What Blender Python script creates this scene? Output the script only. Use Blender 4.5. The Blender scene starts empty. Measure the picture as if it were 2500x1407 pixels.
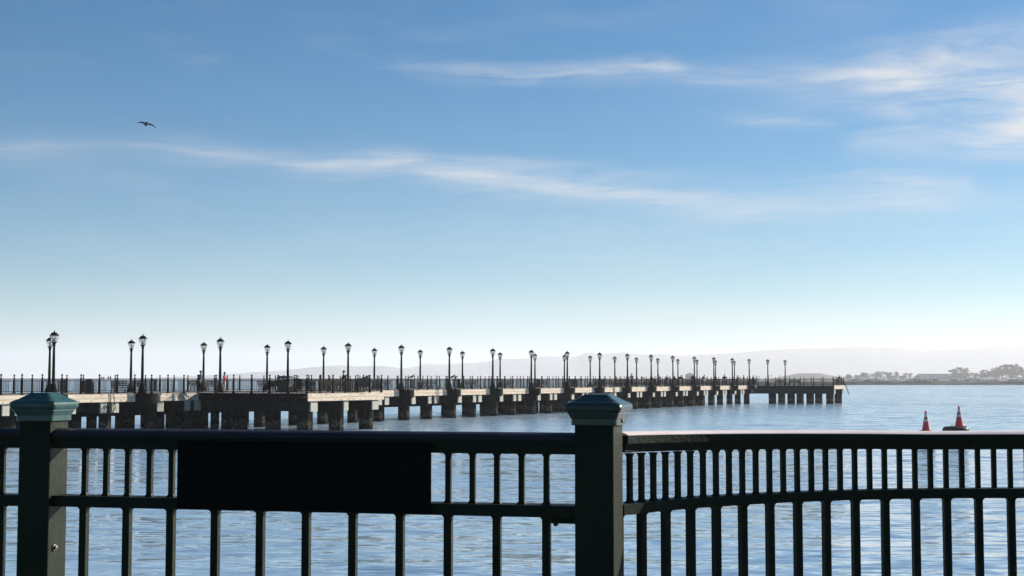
import bpy, math, random
from mathutils import Vector, Matrix
random.seed(7)
R = math.radians
S = bpy.context.scene
COL = S.collection
# ------------------------------------------------------------------ camera
CAMZ, F, TH = 4.10, 3440.0, math.atan(221.5 / 3440.0)
cam = bpy.data.objects.new('camera', bpy.data.cameras.new('camera'))
COL.objects.link(cam)
cam.data.sensor_width = 36.0
cam.data.lens = 36.0 * F / 2500.0
cam.data.clip_start, cam.data.clip_end = 0.05, 60000
cam.location = (0, 0, CAMZ)
cam.rotation_euler = (R(90) + TH, 0, 0)
S.camera = cam
S.render.resolution_x, S.render.resolution_y = 1024, 576
# ------------------------------------------------------------------ light
SUN_AZ, SUN_EL = 55.0, 20.0          # degrees clockwise from +Y, above the horizon
SUN_STRENGTH, SKY_STRENGTH, EXPOSURE = 5.0, 0.058, 0.85
S.view_settings.view_transform = 'Standard'
S.view_settings.look = 'None'
S.view_settings.exposure = EXPOSURE
S.view_settings.gamma = 1.0
S.cycles.use_denoising = True
S.cycles.max_bounces = 6
S.cycles.volume_bounces = 2
S.cycles.sample_clamp_indirect = 6
S.cycles.caustics_reflective = False
S.cycles.caustics_refractive = False
sunvec = Vector((math.sin(R(SUN_AZ)) * math.cos(R(SUN_EL)), math.cos(R(SUN_AZ)) * math.cos(R(SUN_EL)), math.sin(R(SUN_EL))))
sl = bpy.data.lights.new('sun', 'SUN')
sl.energy, sl.angle, sl.color = SUN_STRENGTH, R(0.5), (1.0, 0.93, 0.84)
so = bpy.data.objects.new('sun', sl)
COL.objects.link(so)
so.rotation_euler = sunvec.to_track_quat('Z', 'Y').to_euler()
so.location = sunvec * 300

class NT:
    def __init__(s, tree): s.t = tree; tree.nodes.clear()
    def n(s, kind, **kw):
        nd = s.t.nodes.new(kind)
        for k, v in kw.items(): setattr(nd, k, v)
        return nd
    def l(s, a, b): s.t.links.new(a, b)
    def val(s, sock, v):
        if hasattr(v, 'links') or hasattr(v, 'is_output'): s.l(v, sock)
        else: sock.default_value = v
    def m(s, op, a, b=0.0, c=0.0, clamp=False):
        nd = s.n('ShaderNodeMath', operation=op, use_clamp=clamp)
        for i, v in enumerate((a, b, c)): s.val(nd.inputs[i], v)
        return nd.outputs[0]
    def mix(s, f, a, b, blend='MIX'):
        nd = s.n('ShaderNodeMix', data_type='RGBA', blend_type=blend)
        s.val(nd.inputs[0], f)
        for i, v in ((6, a), (7, b)):
            if isinstance(v, tuple): v = (v + (1,))[:4]
            s.val(nd.inputs[i], v)
        return nd.outputs[2]
    def noise(s, vec, scale, detail=3, rough=0.5, dist=0.0):
        nd = s.n('ShaderNodeTexNoise')
        if vec is not None: s.l(vec, nd.inputs['Vector'])
        nd.inputs['Scale'].default_value = scale
        nd.inputs['Detail'].default_value = detail
        nd.inputs['Roughness'].default_value = rough
        nd.inputs['Distortion'].default_value = dist
        return nd.outputs[0]
    def mapping(s, vec, scale=(1, 1, 1), rot=(0, 0, 0), loc=(0, 0, 0)):
        nd = s.n('ShaderNodeMapping')
        s.l(vec, nd.inputs[0])
        nd.inputs['Location'].default_value = loc
        nd.inputs['Rotation'].default_value = rot
        nd.inputs['Scale'].default_value = scale
        return nd.outputs[0]
    def rng(s, v, a, b, c=0.0, d=1.0, smooth=False):
        nd = s.n('ShaderNodeMapRange', clamp=True)
        if smooth: nd.interpolation_type = 'SMOOTHSTEP'
        s.val(nd.inputs[0], v)
        for i, q in enumerate((a, b, c, d)): nd.inputs[i + 1].default_value = q
        return nd.outputs[0]
    def curve(s, v, pts):
        nd = s.n('ShaderNodeFloatCurve')
        s.val(nd.inputs['Value'], v)
        c = nd.mapping.curves[0]
        pts = sorted(pts)
        c.points[0].location = pts[0]; c.points[1].location = pts[-1]
        for p in pts[1:-1]: c.points.new(*p)
        nd.mapping.update()
        return nd.outputs[0]

# ------------------------------------------------------------------ sky
def pix_dir(px, py):
    a, b = (px - 1250) / F, (703.5 - py) / F
    d = Vector((a, math.cos(TH) - b * math.sin(TH), math.sin(TH) + b * math.cos(TH)))
    return d.normalized()
def azel(px, py):
    d = pix_dir(px, py)
    return math.atan2(d.x, d.y), math.asin(d.z)

W = bpy.data.worlds.new('World')
S.world = W
W.use_nodes = True
w = NT(W.node_tree)
tc = w.n('ShaderNodeTexCoord')
sep = w.n('ShaderNodeSeparateXYZ'); w.l(tc.outputs['Generated'], sep.inputs[0])
az = w.m('ARCTAN2', sep.outputs[0], sep.outputs[1])
el = w.m('ARCSINE', sep.outputs[2])
sky = w.n('ShaderNodeTexSky', sky_type='NISHITA', sun_disc=False)
sky.sun_elevation, sky.sun_rotation = R(SUN_EL), R(SUN_AZ)
sky.altitude, sky.air_density, sky.dust_density, sky.ozone_density = 0, 0.85, 0.15, 6.0
hs = w.n('ShaderNodeHueSaturation'); hs.inputs['Saturation'].default_value = 1.30
tint = w.mix(1.0, sky.outputs[0], (.965, 1.0, .885), 'MULTIPLY')
w.l(tint, hs.inputs['Color'])
skyc = hs.outputs[0]
AZ0, AZ1, EL1 = -0.5, 0.5, 0.4        # range the band curves cover
azn = w.rng(az, AZ0, AZ1)
cv = w.n('ShaderNodeCombineXYZ'); w.l(az, cv.inputs[0]); w.l(el, cv.inputs[1])
warp = w.noise(w.mapping(cv.outputs[0], (9, 22, 1)), 1.0, 3, 0.55)
elw = w.m('ADD', el, w.m('MULTIPLY', w.m('SUBTRACT', warp, 0.5), 0.012))
cw = w.n('ShaderNodeCombineXYZ'); w.l(az, cw.inputs[0]); w.l(elw, cw.inputs[1])
fib = w.noise(w.mapping(cw.outputs[0], (11, 120, 1), (0, 0, R(4))), 1.0, 8, 0.66, 0.35)
fibc = w.rng(fib, 0.33, 0.72)
fan = w.rng(w.noise(w.mapping(cw.outputs[0], (9, 48, 1), (0, 0, R(9)), (2, 5, 0)), 1.0, 6, 0.58, 0.6), .36, .70)
big = w.noise(w.mapping(cw.outputs[0], (7, 30, 1), (0, 0, R(4)), (3.1, 1.7, 0)), 1.0, 4, 0.55, 0.3)
bigc = w.rng(big, 0.40, 0.72)
def band(line, width, amount, tex):
    """a cirrus streak: centre line and strength along the azimuth"""
    cl, am = [], []
    for px, py, s_ in line:
        a_, e_ = azel(px, py)
        t = (a_ - AZ0) / (AZ1 - AZ0)
        cl.append((t, e_ / EL1)); am.append((t, s_))
    c = w.m('MULTIPLY', w.curve(azn, [(0, cl[0][1])] + cl + [(1, cl[-1][1])]), EL1)
    a = w.curve(azn, [(0, 0)] + am + [(1, am[-1][1])])
    d = w.m('DIVIDE', w.m('SUBTRACT', elw, c), width)
    g = w.m('EXPONENT', w.m('MULTIPLY', w.m('MULTIPLY', d, d), -1.0))
    return w.m('MULTIPLY', w.m('MULTIPLY', w.m('MULTIPLY', g, a), amount), tex)
t1 = w.m('ADD', w.m('MULTIPLY', fibc, 0.88), 0.12)
bands = [
    band([(0, 360, .8), (200, 357, .7), (330, 357, .8), (450, 366, 1), (560, 378, 1), (700, 396, .9), (850, 405, .5), (1000, 415, 0)], 0.0024, 0.24, w.m('ADD', w.m('MULTIPLY', fibc, .75), .25)),
    band([(0, 362, .35), (240, 358, .25), (450, 366, .5), (650, 388, .6), (800, 402, .8), (960, 402, 1), (1100, 425, 1), (1300, 447, .9), (1440, 462, .8), (1650, 490, .7), (1900, 508, .75), (2100, 490, .8), (2300, 484, .4), (2450, 480, .1)], 0.0095, 0.80, w.m('ADD', w.m('MULTIPLY', t1, .7), w.m('MULTIPLY', fan, .3))),
    band([(820, 375, 0), (1000, 385, .6), (1200, 400, .7), (1400, 412, .5), (1600, 425, .3), (1800, 430, .2), (2000, 432, .3), (2200, 442, .9), (2330, 452, .9), (2420, 455, 0)], 0.0055, 0.5, fibc),
    band([(850, 150, 0), (1000, 165, .5), (1150, 175, .6), (1320, 180, .8), (1500, 172, .8), (1620, 165, 1), (1700, 185, .5), (1900, 183, .6), (2100, 182, .6), (2250, 185, .7), (2400, 185, .6), (2500, 190, .5)], 0.0075, 0.72, t1),
    band([(1500, 190, 0), (2000, 205, .3), (2150, 205, .8), (2250, 210, 1), (2350, 225, 1), (2500, 245, 1)], 0.0200, 1.0, w.m('ADD', w.m('MULTIPLY', fan, .7), w.m('MULTIPLY', fibc, .3))),
    band([(2050, 230, 0), (2200, 240, .5), (2350, 250, .8), (2500, 262, 1)], 0.032, 0.55, w.m('ADD', w.m('MULTIPLY', fan, .8), .1)),
    band([(1900, 110, 0), (2200, 140, .3), (2350, 128, .9), (2500, 108, 1)], 0.014, 0.75, fan),
    band([(2000, 350, 0), (2150, 340, .5), (2300, 335, .5), (2500, 325, 1)], 0.014, 0.7, fan),
    band([(1700, 290, 0), (1800, 292, .7), (1950, 298, .8), (2100, 312, 0)], 0.005, 0.4, fibc),
    band([(200, 110, 0), (380, 105, .6), (470, 130, .8), (600, 150, .3), (900, 90, .3), (1100, 70, .3), (1300, 50, .3)], 0.014, 0.20, bigc),
    band([(900, 480, 0), (1200, 500, .5), (1500, 520, .7), (1900, 530, .6), (2300, 520, .5), (2500, 510, .3)], 0.022, 0.22, t1),
    band([(950, 760, 0), (1250, 760, .6), (1700, 768, .7), (2100, 770, .6), (2500, 765, .3)], 0.007, 0.35, t1),
    band([(0, 480, .3), (600, 490, .4), (1000, 620, .4), (1600, 650, .5), (2000, 610, .5), (2500, 600, .6)], 0.035, 0.16, bigc),
]
tot = bands[0]
for b_ in bands[1:]: tot = w.m('ADD', tot, b_)
veil = w.m('MULTIPLY', bigc, w.rng(el, 0.03, 0.28, .05, .05))
tot = w.m('ADD', tot, veil)
front = w.rng(sep.outputs[1], 0.2, 0.5)
tot = w.m('MULTIPLY', tot, front)
tot = w.m('MINIMUM', tot, 0.85)
CLOUD = 7.2
skyc = w.mix(tot, skyc, (CLOUD * .99, CLOUD * .985, CLOUD))
bg = w.n('ShaderNodeBackground'); bg.inputs['Strength'].default_value = SKY_STRENGTH
w.l(skyc, bg.inputs['Color'])
wo = w.n('ShaderNodeOutputWorld'); w.l(bg.outputs[0], wo.inputs[0])

# ------------------------------------------------------------------ materials
def mat(name, base, rough=0.6, metallic=0.0, spec=0.5, vary=None, vscale=3.0, vstretch=(1, 1, 1), bump=0.0, bscale=30.0, coords='Object', extra=None):
    """procedural Principled material: base colour mottled towards `vary`, optional bump"""
    m = bpy.data.materials.new(name); m.use_nodes = True
    t = NT(m.node_tree)
    out = t.n('ShaderNodeOutputMaterial'); p = t.n('ShaderNodeBsdfPrincipled')
    t.l(p.outputs[0], out.inputs[0])
    p.inputs['Roughness'].default_value = rough
    p.inputs['Metallic'].default_value = metallic
    p.inputs['Specular IOR Level'].default_value = spec
    tcn = t.n('ShaderNodeTexCoord').outputs[coords]
    vec = t.mapping(tcn, vstretch)
    if vary is None: vary = tuple(c * 0.7 for c in base)
    n1 = t.noise(vec, vscale, 6, 0.6)
    col = t.mix(t.rng(n1, 0.35, 0.68), base, vary)
    if extra: col = extra(t, tcn, col, p)
    t.l(col, p.inputs['Base Color'])
    if bump:
        bn = t.n('ShaderNodeBump'); bn.inputs['Strength'].default_value = 0.6
        bn.inputs['Distance'].default_value = bump
        t.l(t.noise(t.mapping(tcn, vstretch), bscale, 4, 0.6), bn.inputs['Height'])
        t.l(bn.outputs[0], p.inputs['Normal'])
    return m

def chips(colr, scale, lo, hi):
    def f(t, v, col, p):
        return t.mix(t.rng(t.noise(v, scale, 5, 0.7), lo, hi), col, colr)
    return f
def tide(t, v, col, p):               # barnacles up to the high-water mark, rust above
    g = t.n('ShaderNodeNewGeometry').outputs['Position']
    s_ = t.n('ShaderNodeSeparateXYZ'); t.l(g, s_.inputs[0])
    edge = t.m('ADD', s_.outputs[2], t.m('MULTIPLY', t.noise(g, 2.0, 4), 0.5))
    barn = t.m('MULTIPLY', t.rng(edge, 1.25, 1.0), t.rng(t.noise(g, 7.0, 4, .7), .47, .60))
    c = t.mix(barn, col, (.13, .115, .08))
    slime = t.rng(edge, 0.75, 0.45)
    return t.mix(slime, c, (.012, .011, .008))

M = {}
M['paint'] = mat('dark_green_paint', (.016, .022, .0125), .5, spec=.08, vary=(.011, .016, .009), vscale=9, bump=.004, bscale=58, extra=chips((.07, .075, .06), 70, .66, .70))
M['cap'] = mat('verdigris_cap_paint', (.036, .086, .071), .20, spec=.42, vary=(.024, .060, .050), vscale=14, bump=.0008, bscale=50, extra=chips((.35, .36, .32), 22, .70, .74))
M['capdark'] = mat('worn_green_cap_paint', (.024, .048, .038), .20, spec=.42, vary=(.03, .044, .029), vscale=14, bump=.0008, bscale=50, extra=chips((.22, .20, .14), 25, .64, .72))
M['railcap'] = mat('purple_brown_handrail_paint', (.030, .024, .034), .5, spec=.12, vary=(.02, .017, .026), vscale=20, bump=.0006, bscale=60)
M['railworn'] = mat('pale_worn_handrail', (.90, .76, .71), .6, spec=.15, vary=(.80, .66, .60), vscale=12, bump=.0005, bscale=60)
M['steel'] = mat('rusty_bolt_steel', (.10, .095, .08), .5, .2, vary=(.05, .035, .025), vscale=40)
M['plate'] = mat('black_plate_paint', (.006, .007, .006), .7, spec=.06, vary=(.004, .005, .004))
M['lampiron'] = mat('black_lamp_iron', (.005, .005, .008), .5, spec=.08, vary=(.004, .004, .006))
M['glass'] = None
M['railiron'] = mat('grey_green_railing_paint', (.006, .008, .008), .55, spec=.06, vary=(.004, .006, .006), vscale=3)
M['railpost'] = mat('black_railing_post_paint', (.003, .003, .003), .6, spec=.03)
def planks(t, v, col, p):
    s_ = t.n('ShaderNodeSeparateXYZ'); t.l(v, s_.inputs[0])
    seam = t.m('ABSOLUTE', t.m('SUBTRACT', t.m('FRACT', t.m('MULTIPLY', s_.outputs[2], 3.5)), .5))
    c = t.mix(t.rng(seam, .46, .49), col, (.14, .09, .06))
    return t.mix(t.rng(t.noise(t.mapping(v, (.35, 1, 5)), 2.2, 5, .6), .50, .66), c, (.42, .29, .19))
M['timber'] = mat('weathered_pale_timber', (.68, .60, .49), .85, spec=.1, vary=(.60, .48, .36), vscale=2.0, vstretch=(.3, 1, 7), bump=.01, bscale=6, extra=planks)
M['shadewood'] = mat('shade_darkened_timber', (.009, .008, .007), .8, spec=.03, vary=(.014, .012, .009), vscale=2.0, vstretch=(.3, 1, 5))  # shade on the bays and platform ends is put into the timber colour
M['deckwood'] = mat('grey_deck_planks', (.26, .235, .20), .85, spec=.2, vary=(.17, .15, .13), vscale=1.2, vstretch=(.4, 3, 1))
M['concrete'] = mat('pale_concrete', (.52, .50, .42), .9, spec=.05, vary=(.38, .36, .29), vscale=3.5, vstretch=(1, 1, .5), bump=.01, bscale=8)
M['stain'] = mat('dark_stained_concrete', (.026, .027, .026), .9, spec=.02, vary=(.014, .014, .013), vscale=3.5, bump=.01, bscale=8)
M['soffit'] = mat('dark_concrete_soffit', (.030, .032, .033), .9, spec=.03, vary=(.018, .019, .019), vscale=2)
M['pile'] = mat('tarred_concrete_pile', (.007, .0068, .006), .9, spec=.02, vary=(.014, .013, .011), vscale=2.5, extra=tide, bump=.015, bscale=9)
M['benchwood'] = mat('dark_bench_slats', (.014, .012, .010), .7, spec=.08)
M['binmetal'] = mat('black_bin_metal', (.014, .015, .015), .5)
M['prom'] = mat('promenade_concrete', (.22, .21, .19), .85, vary=(.16, .15, .14), vscale=1.4, bump=.003, bscale=40)
M['wall'] = mat('seawall_stone', (.20, .19, .17), .9, vary=(.12, .115, .10), vscale=.8, bump=.03, bscale=2)
M['cone'] = mat('orange_red_cone_plastic', (.80, .055, .040), .45, vary=(.66, .04, .03), vscale=6)
M['reflective'] = mat('dirty_white_reflective_band', (.70, .70, .72), .35, vary=(.45, .45, .47), vscale=18)
M['rubber'] = mat('black_rubber', (.010, .010, .010), .6, vary=(.03, .028, .025), vscale=6)
M['rope'] = mat('grey_rope', (.12, .11, .09), .9)
M['skin'] = mat('skin', (.30, .17, .11), .6, vary=(.26, .14, .09))
M['darkskin'] = mat('dark_skin', (.07, .04, .03), .6)
M['hair'] = mat('black_hair', (.010, .008, .007), .6)
M['cloth_black'] = mat('black_cloth', (.012, .012, .013), .9, spec=.1)
M['cloth_navy'] = mat('navy_cloth', (.030, .034, .075), .9, spec=.1, vary=(.02, .022, .05), vscale=9)
M['cloth_blue'] = mat('blue_violet_cloth', (.12, .13, .34), .9, spec=.1)
M['cloth_red'] = mat('red_cloth', (.62, .10, .13), .9, spec=.1, vary=(.5, .07, .09), vscale=9)
M['cloth_pink'] = mat('dusty_pink_cloth', (.42, .16, .15), .9, spec=.1)
M['cloth_white'] = mat('white_cloth', (.62, .60, .58), .9, spec=.1)
M['cloth_grey'] = mat('grey_cloth', (.10, .10, .11), .9, spec=.1)
M['cloth_check'] = mat('dark_patterned_cloth', (.020, .022, .035), .9, spec=.1, vary=(.22, .23, .26), vscale=14)
M['feather'] = mat('dark_grey_feathers', (.020, .021, .028), .7, vary=(.035, .036, .045), vscale=8)
M['featherw'] = mat('white_feathers', (.72, .71, .68), .7, vary=(.6, .59, .57), vscale=9)
M['pigeon'] = mat('slate_feathers', (.030, .032, .038), .7, vary=(.05, .05, .055), vscale=20)
M['beak'] = mat('yellow_beak', (.35, .20, .03), .5)
M['leaf'] = mat('dull_dark_foliage', (.085, .085, .062), .8, spec=.15, vary=(.12, .115, .085), vscale=.22)
M['leaf2'] = mat('grey_green_foliage', (.12, .12, .095), .8, spec=.15, vary=(.09, .09, .07), vscale=.22)
M['bark'] = mat('brown_bark', (.070, .055, .042), .9, vary=(.10, .08, .06), vscale=1)
M['rock'] = mat('shore_rock', (.065, .060, .055), .95, vary=(.040, .038, .034), vscale=.25, vstretch=(1, 1, 2))
M['land'] = mat('scrubby_land', (.085, .085, .065), .95, vary=(.06, .06, .045), vscale=.02)
M['hill'] = mat('dry_hill_grass', (.20, .175, .155), .95, vary=(.14, .122, .11), vscale=.004)
M['stucco'] = mat('pale_stucco', (.80, .77, .77), .9, vary=(.72, .69, .69), vscale=.3)
M['stuccob'] = mat('beige_stucco', (.80, .70, .56), .9, vary=(.72, .62, .49), vscale=.3)
M['roof'] = mat('dark_grey_roof', (.075, .066, .062), .85)
M['white'] = mat('white_paint', (.86, .84, .80), .6, vary=(.8, .78, .74))
M['pane'] = mat('dark_window_glass', (.30, .29, .31), .3)
def mk_glass():
    m = bpy.data.materials.new('lantern_glass'); m.use_nodes = True
    t = NT(m.node_tree); o = t.n('ShaderNodeOutputMaterial')
    a = t.n('ShaderNodeBsdfTransparent'); a.inputs[0].default_value = (.93, .93, .90, 1)
    d = t.n('ShaderNodeBsdfPrincipled'); d.inputs['Base Color'].default_value = (.75, .72, .64, 1); d.inputs['Roughness'].default_value = .18
    v = t.n('ShaderNodeTexCoord').outputs['Object']
    n_ = t.rng(t.noise(t.mapping(v, (1, 1, .25)), 16, 3), .35, .7, .18, .5)
    x = t.n('ShaderNodeMixShader'); t.l(n_, x.inputs[0]); t.l(a.outputs[0], x.inputs[1]); t.l(d.outputs[0], x.inputs[2])
    t.l(x.outputs[0], o.inputs[0]); return m
M['glass'] = mk_glass()
LEAN = -.006                        # normals tipped towards the camera, so the water reflects higher sky
NEAR, NEAR_LEAN = .78, .022
WAVE = (.46, .90, .78)             # slope strength of swell, waves and ripples
def mk_water():
    m = bpy.data.materials.new('sea_water'); m.use_nodes = True
    t = NT(m.node_tree); o = t.n('ShaderNodeOutputMaterial'); p = t.n('ShaderNodeBsdfPrincipled')
    t.l(p.outputs[0], o.inputs[0])
    p.inputs['Base Color'].default_value = (.36, .50, .60, 1)
    p.inputs['Roughness'].default_value = .045
    p.inputs['IOR'].default_value = 4.6
    pos = t.n('ShaderNodeNewGeometry').outputs['Position']
    patch = t.rng(t.noise(t.mapping(pos, (.022, .014, 1)), 1.0, 3, .55), .35, .65, .70, 1.25)
    def slope(scale, rot, loc, amp, det, rough=.5, dist=0.0):
        nd = t.n('ShaderNodeTexNoise'); t.l(t.mapping(pos, scale, (0, 0, R(rot)), loc), nd.inputs['Vector'])
        nd.inputs['Scale'].default_value = 1.0; nd.inputs['Detail'].default_value = det
        nd.inputs['Roughness'].default_value = rough; nd.inputs['Distortion'].default_value = dist
        a = t.n('ShaderNodeVectorMath', operation='SUBTRACT'); t.l(nd.outputs['Color'], a.inputs[0]); a.inputs[1].default_value = (.5, .5, .5)
        b = t.n('ShaderNodeVectorMath', operation='SCALE'); t.l(a.outputs[0], b.inputs[0]); b.inputs['Scale'].default_value = amp
        return b.outputs[0]
    def vadd(a, b):
        nd = t.n('ShaderNodeVectorMath', operation='ADD'); t.l(a, nd.inputs[0]); t.l(b, nd.inputs[1]); return nd.outputs[0]
    sl_ = vadd(vadd(slope((.17, .50, 1), -7, (0, 0, 0), WAVE[0], 2, .5, .4), slope((.46, 2.0, 1), 9, (7, 3, 0), WAVE[1], 2, .5, .6)), slope((2.0, 7.0, 1), -12, (1, 9, 0), WAVE[2], 2, .5, .4))
    q = t.n('ShaderNodeVectorMath', operation='SCALE'); t.l(sl_, q.inputs[0]); t.l(patch, q.inputs['Scale'])
    sp = t.n('ShaderNodeSeparateXYZ'); t.l(q.outputs[0], sp.inputs[0])
    ps = t.n('ShaderNodeSeparateXYZ'); t.l(pos, ps.inputs[0])
    open_ = t.rng(ps.outputs[1], 45, 130, 0, 1, True)        # further out slopes tip towards the camera, cutting the pier's reflection
    near_sy = t.m('SUBTRACT', t.m('MULTIPLY', sp.outputs[1], NEAR), NEAR_LEAN)
    tipped_sy = t.m('SUBTRACT', t.m('MULTIPLY', sp.outputs[1], .45), t.m('MULTIPLY', t.m('ABSOLUTE', sp.outputs[1]), .75))
    sy = t.m('ADD', near_sy, t.m('MULTIPLY', t.m('SUBTRACT', tipped_sy, near_sy), open_))
    f = t.n('ShaderNodeCombineXYZ'); t.l(t.m('MULTIPLY', sp.outputs[0], .6), f.inputs[0]); t.l(sy, f.inputs[1])
    g = t.n('ShaderNodeVectorMath', operation='ADD'); t.l(f.outputs[0], g.inputs[0]); g.inputs[1].default_value = (.02, LEAN, 1)
    h = t.n('ShaderNodeVectorMath', operation='NORMALIZE'); t.l(g.outputs[0], h.inputs[0])
    t.l(h.outputs[0], p.inputs['Normal'])
    return m
M['water'] = mk_water()

# ------------------------------------------------------------------ mesh helpers
def link(o, parent=None):
    COL.objects.link(o)
    if parent is not None: o.parent = parent
    return o
def tag(o, label=None, cat=None, group=None, kind=None):
    if label: o['label'] = label
    if cat: o['category'] = cat
    if group: o['group'] = group
    if kind: o['kind'] = kind
    return o
def thing(name, label, cat, loc=(0, 0, 0), rz=0.0, group=None):
    o = bpy.data.objects.new(name, None); link(o)
    o.empty_display_size = .2
    o.location = loc; o.rotation_euler = (0, 0, rz)
    return tag(o, label, cat, group)
def copy_thing(root, loc, rz=None, label=None, scale=None):
    c = root.copy(); COL.objects.link(c); c.location = loc
    if rz is not None: c.rotation_euler = (0, 0, rz)
    if scale is not None: c.scale = scale
    if label: c['label'] = label
    for ch in list(root.children):
        d = ch.copy(); COL.objects.link(d); d.parent = c
        for g in list(ch.children):
            e = g.copy(); COL.objects.link(e); e.parent = d
    return c
class MB:
    """collects solids and links them as one mesh object"""
    def __init__(s): s.v, s.f, s.mi = [], [], []
    def add(s, vs, fs, mi=0):
        k = len(s.v); s.v += [tuple(q) for q in vs]
        s.f += [tuple(i + k for i in q) for q in fs]; s.mi += [mi] * len(fs)
    def box(s, c, d, rz=0.0, bev=0.0, mi=0):
        hx, hy, hz = d[0] / 2, d[1] / 2, d[2] / 2
        if bev > 0:
            rings = [(hx - bev, hy - bev, -hz), (hx, hy, -hz + bev), (hx, hy, hz - bev), (hx - bev, hy - bev, hz)]
        else: rings = [(hx, hy, -hz), (hx, hy, hz)]
        vs = []
        cc, sn = math.cos(rz), math.sin(rz)
        for a, b, z in rings:
            for x, y in ((-a, -b), (a, -b), (a, b), (-a, b)):
                vs.append((c[0] + x * cc - y * sn, c[1] + x * sn + y * cc, c[2] + z))
        s.loft(vs, 4, mi)
    def loft(s, vs, n, mi=0, cap=True, closed=False):
        r = len(vs) // n; fs = []
        for i in range(r - 1 + (1 if closed else 0)):
            for j in range(n):
                i2 = (i + 1) % r
                fs.append((i * n + j, i * n + (j + 1) % n, i2 * n + (j + 1) % n, i2 * n + j))
        if cap and not closed:
            fs.append(tuple(reversed(range(n)))); fs.append(tuple((r - 1) * n + j for j in range(n)))
        s.add(vs, fs, mi)
    def lathe(s, prof, c=(0, 0, 0), n=12, mi=0, axis='z'):
        vs = []
        for r, z in prof:
            for j in range(n):
                a = 2 * math.pi * j / n
                q = (r * math.cos(a), r * math.sin(a), z)
                if axis == 'y': q = (q[0], q[2], q[1])
                vs.append((c[0] + q[0], c[1] + q[1], c[2] + q[2]))
        s.loft(vs, n, mi)
    def tube(s, pts, rad, n=6, mi=0, closed=False):
        pts = [Vector(p) for p in pts]
        if not isinstance(rad, (list, tuple)): rad = [rad] * len(pts)
        vs = []
        for i, p in enumerate(pts):
            a = pts[i - 1] if i > 0 else (pts[-1] if closed else p)
            b = pts[i + 1] if i < len(pts) - 1 else (pts[0] if closed else p)
            t = (b - a).normalized() if (b - a).length > 1e-9 else Vector((0, 0, 1))
            u = t.cross(Vector((0, 0, 1)))
            u = t.cross(Vector((1, 0, 0))) if u.length < .05 else u
            u.normalize(); v = u.cross(t)
            for j in range(n):
                q = 2 * math.pi * j / n
                vs.append(p + (u * math.cos(q) + v * math.sin(q)) * rad[i])
        s.loft(vs, n, mi, closed=closed)
    def sweep(s, prof, path, mi=0):
        """prof: (side, z) outline swept along a list of (x, y, dz)"""
        vs = []
        for i, p in enumerate(path):
            a = Vector(path[max(i - 1, 0)][:2]); b = Vector(path[min(i + 1, len(path) - 1)][:2])
            t = (b - a).normalized(); nrm = Vector((t.y, -t.x))
            for o_, z in prof:
                vs.append((p[0] + nrm.x * o_, p[1] + nrm.y * o_, z + p[2]))
        s.loft(vs, len(prof), mi)
    def prism(s, poly, z0, z1, mi=0):
        vs = [(x, y, z0) for x, y in poly] + [(x, y, z1) for x, y in poly]
        s.loft(vs, len(poly), mi)
    def build(s, name, mats, parent=None, smooth=False, loc=None, rz=None):
        me = bpy.data.meshes.new(name)
        me.from_pydata(s.v, [], s.f)
        if not isinstance(mats, (list, tuple)): mats = [mats]
        for m_ in mats: me.materials.append(m_)
        if len(mats) > 1: me.polygons.foreach_set('material_index', s.mi)
        if smooth: me.polygons.foreach_set('use_smooth', [True] * len(me.polygons))
        me.update()
        import bmesh
        bm = bmesh.new(); bm.from_mesh(me); bmesh.ops.recalc_face_normals(bm, faces=bm.faces); bm.to_mesh(me); bm.free()
        o = link(bpy.data.objects.new(name, me), parent)
        if loc is not None: o.location = loc
        if rz is not None: o.rotation_euler = (0, 0, rz)
        return o
def at(px, py, D):
    d = pix_dir(px, py); return Vector((0, 0, CAMZ)) + d * (D / d.y)

# ------------------------------------------------------------------ setting
mb = MB(); mb.box((0, 9000, -1.0), (60000, 42000, 2.0))
tag(mb.build('water', M['water']), kind='structure')
ARC_C, ARC_R = (1.75, 3.19), 1.90
def arc(phi, r=ARC_R): return (ARC_C[0] + r * math.sin(R(phi)), ARC_C[1] + r * math.cos(R(phi)))
poly = [(-40, -30), (60, -30), (60, 4.75), (3.6, 4.75)] + [arc(p, 2.12) for p in range(48, -47, -6)] + [(.2, 4.62), (-1.6, 5.03), (-40, 8.5)]
mb = MB(); mb.prism(poly, 2.55, 2.85); tag(mb.build('promenade', M['prom']), kind='structure')
mb = MB(); mb.prism([(x * .999, y - .12) for x, y in poly], -1.5, 2.548)
tag(mb.build('quay_wall', M['wall']), kind='structure')

# ------------------------------------------------------------------ foreground railing
fence = thing('harbour_railing', 'dark green foreground railing with square capped posts, straight left part and curved right part', 'railing', (0, 0, 0))
P2 = Vector((.267, 4.356)); PD = Vector((-.975, .222)).normalized()
P1 = P2 + PD * 1.894
PE = Vector((-.996, .09)).normalized(); P0 = P1 + PE * 1.9
PA = math.atan2(-PD.y, -PD.x)
def rsq(h, r=.006, n=3):
    pts = []
    for cx, cy, a0 in ((h - r, h - r, 0), (-h + r, h - r, 90), (-h + r, -h + r, 180), (h - r, -h + r, 270)):
        for k in range(n): 
            a = R(a0 + 90 * k / (n - 1)); pts.append((cx + r * math.cos(a), cy + r * math.sin(a)))
    return pts
CAP = [(.030, .0468), (.034, .0472), (.040, .051), (.047, .0565), (.055, .0612), (.0605, .0645), (.0625, .0665), (.066, .0682), (.073, .0715), (.079, .0745), (.0833, .0792), (.0848, .085), (.0846, .0915), (.0815, .0985), (.0765, .1032), (.0772, .1075), (.0735, .1095), (.0712, .1155), (.0690, .1205), (.0677, .1225), (.0677, .1395), (.0665, .1412), (.0580, .1425)]
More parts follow.
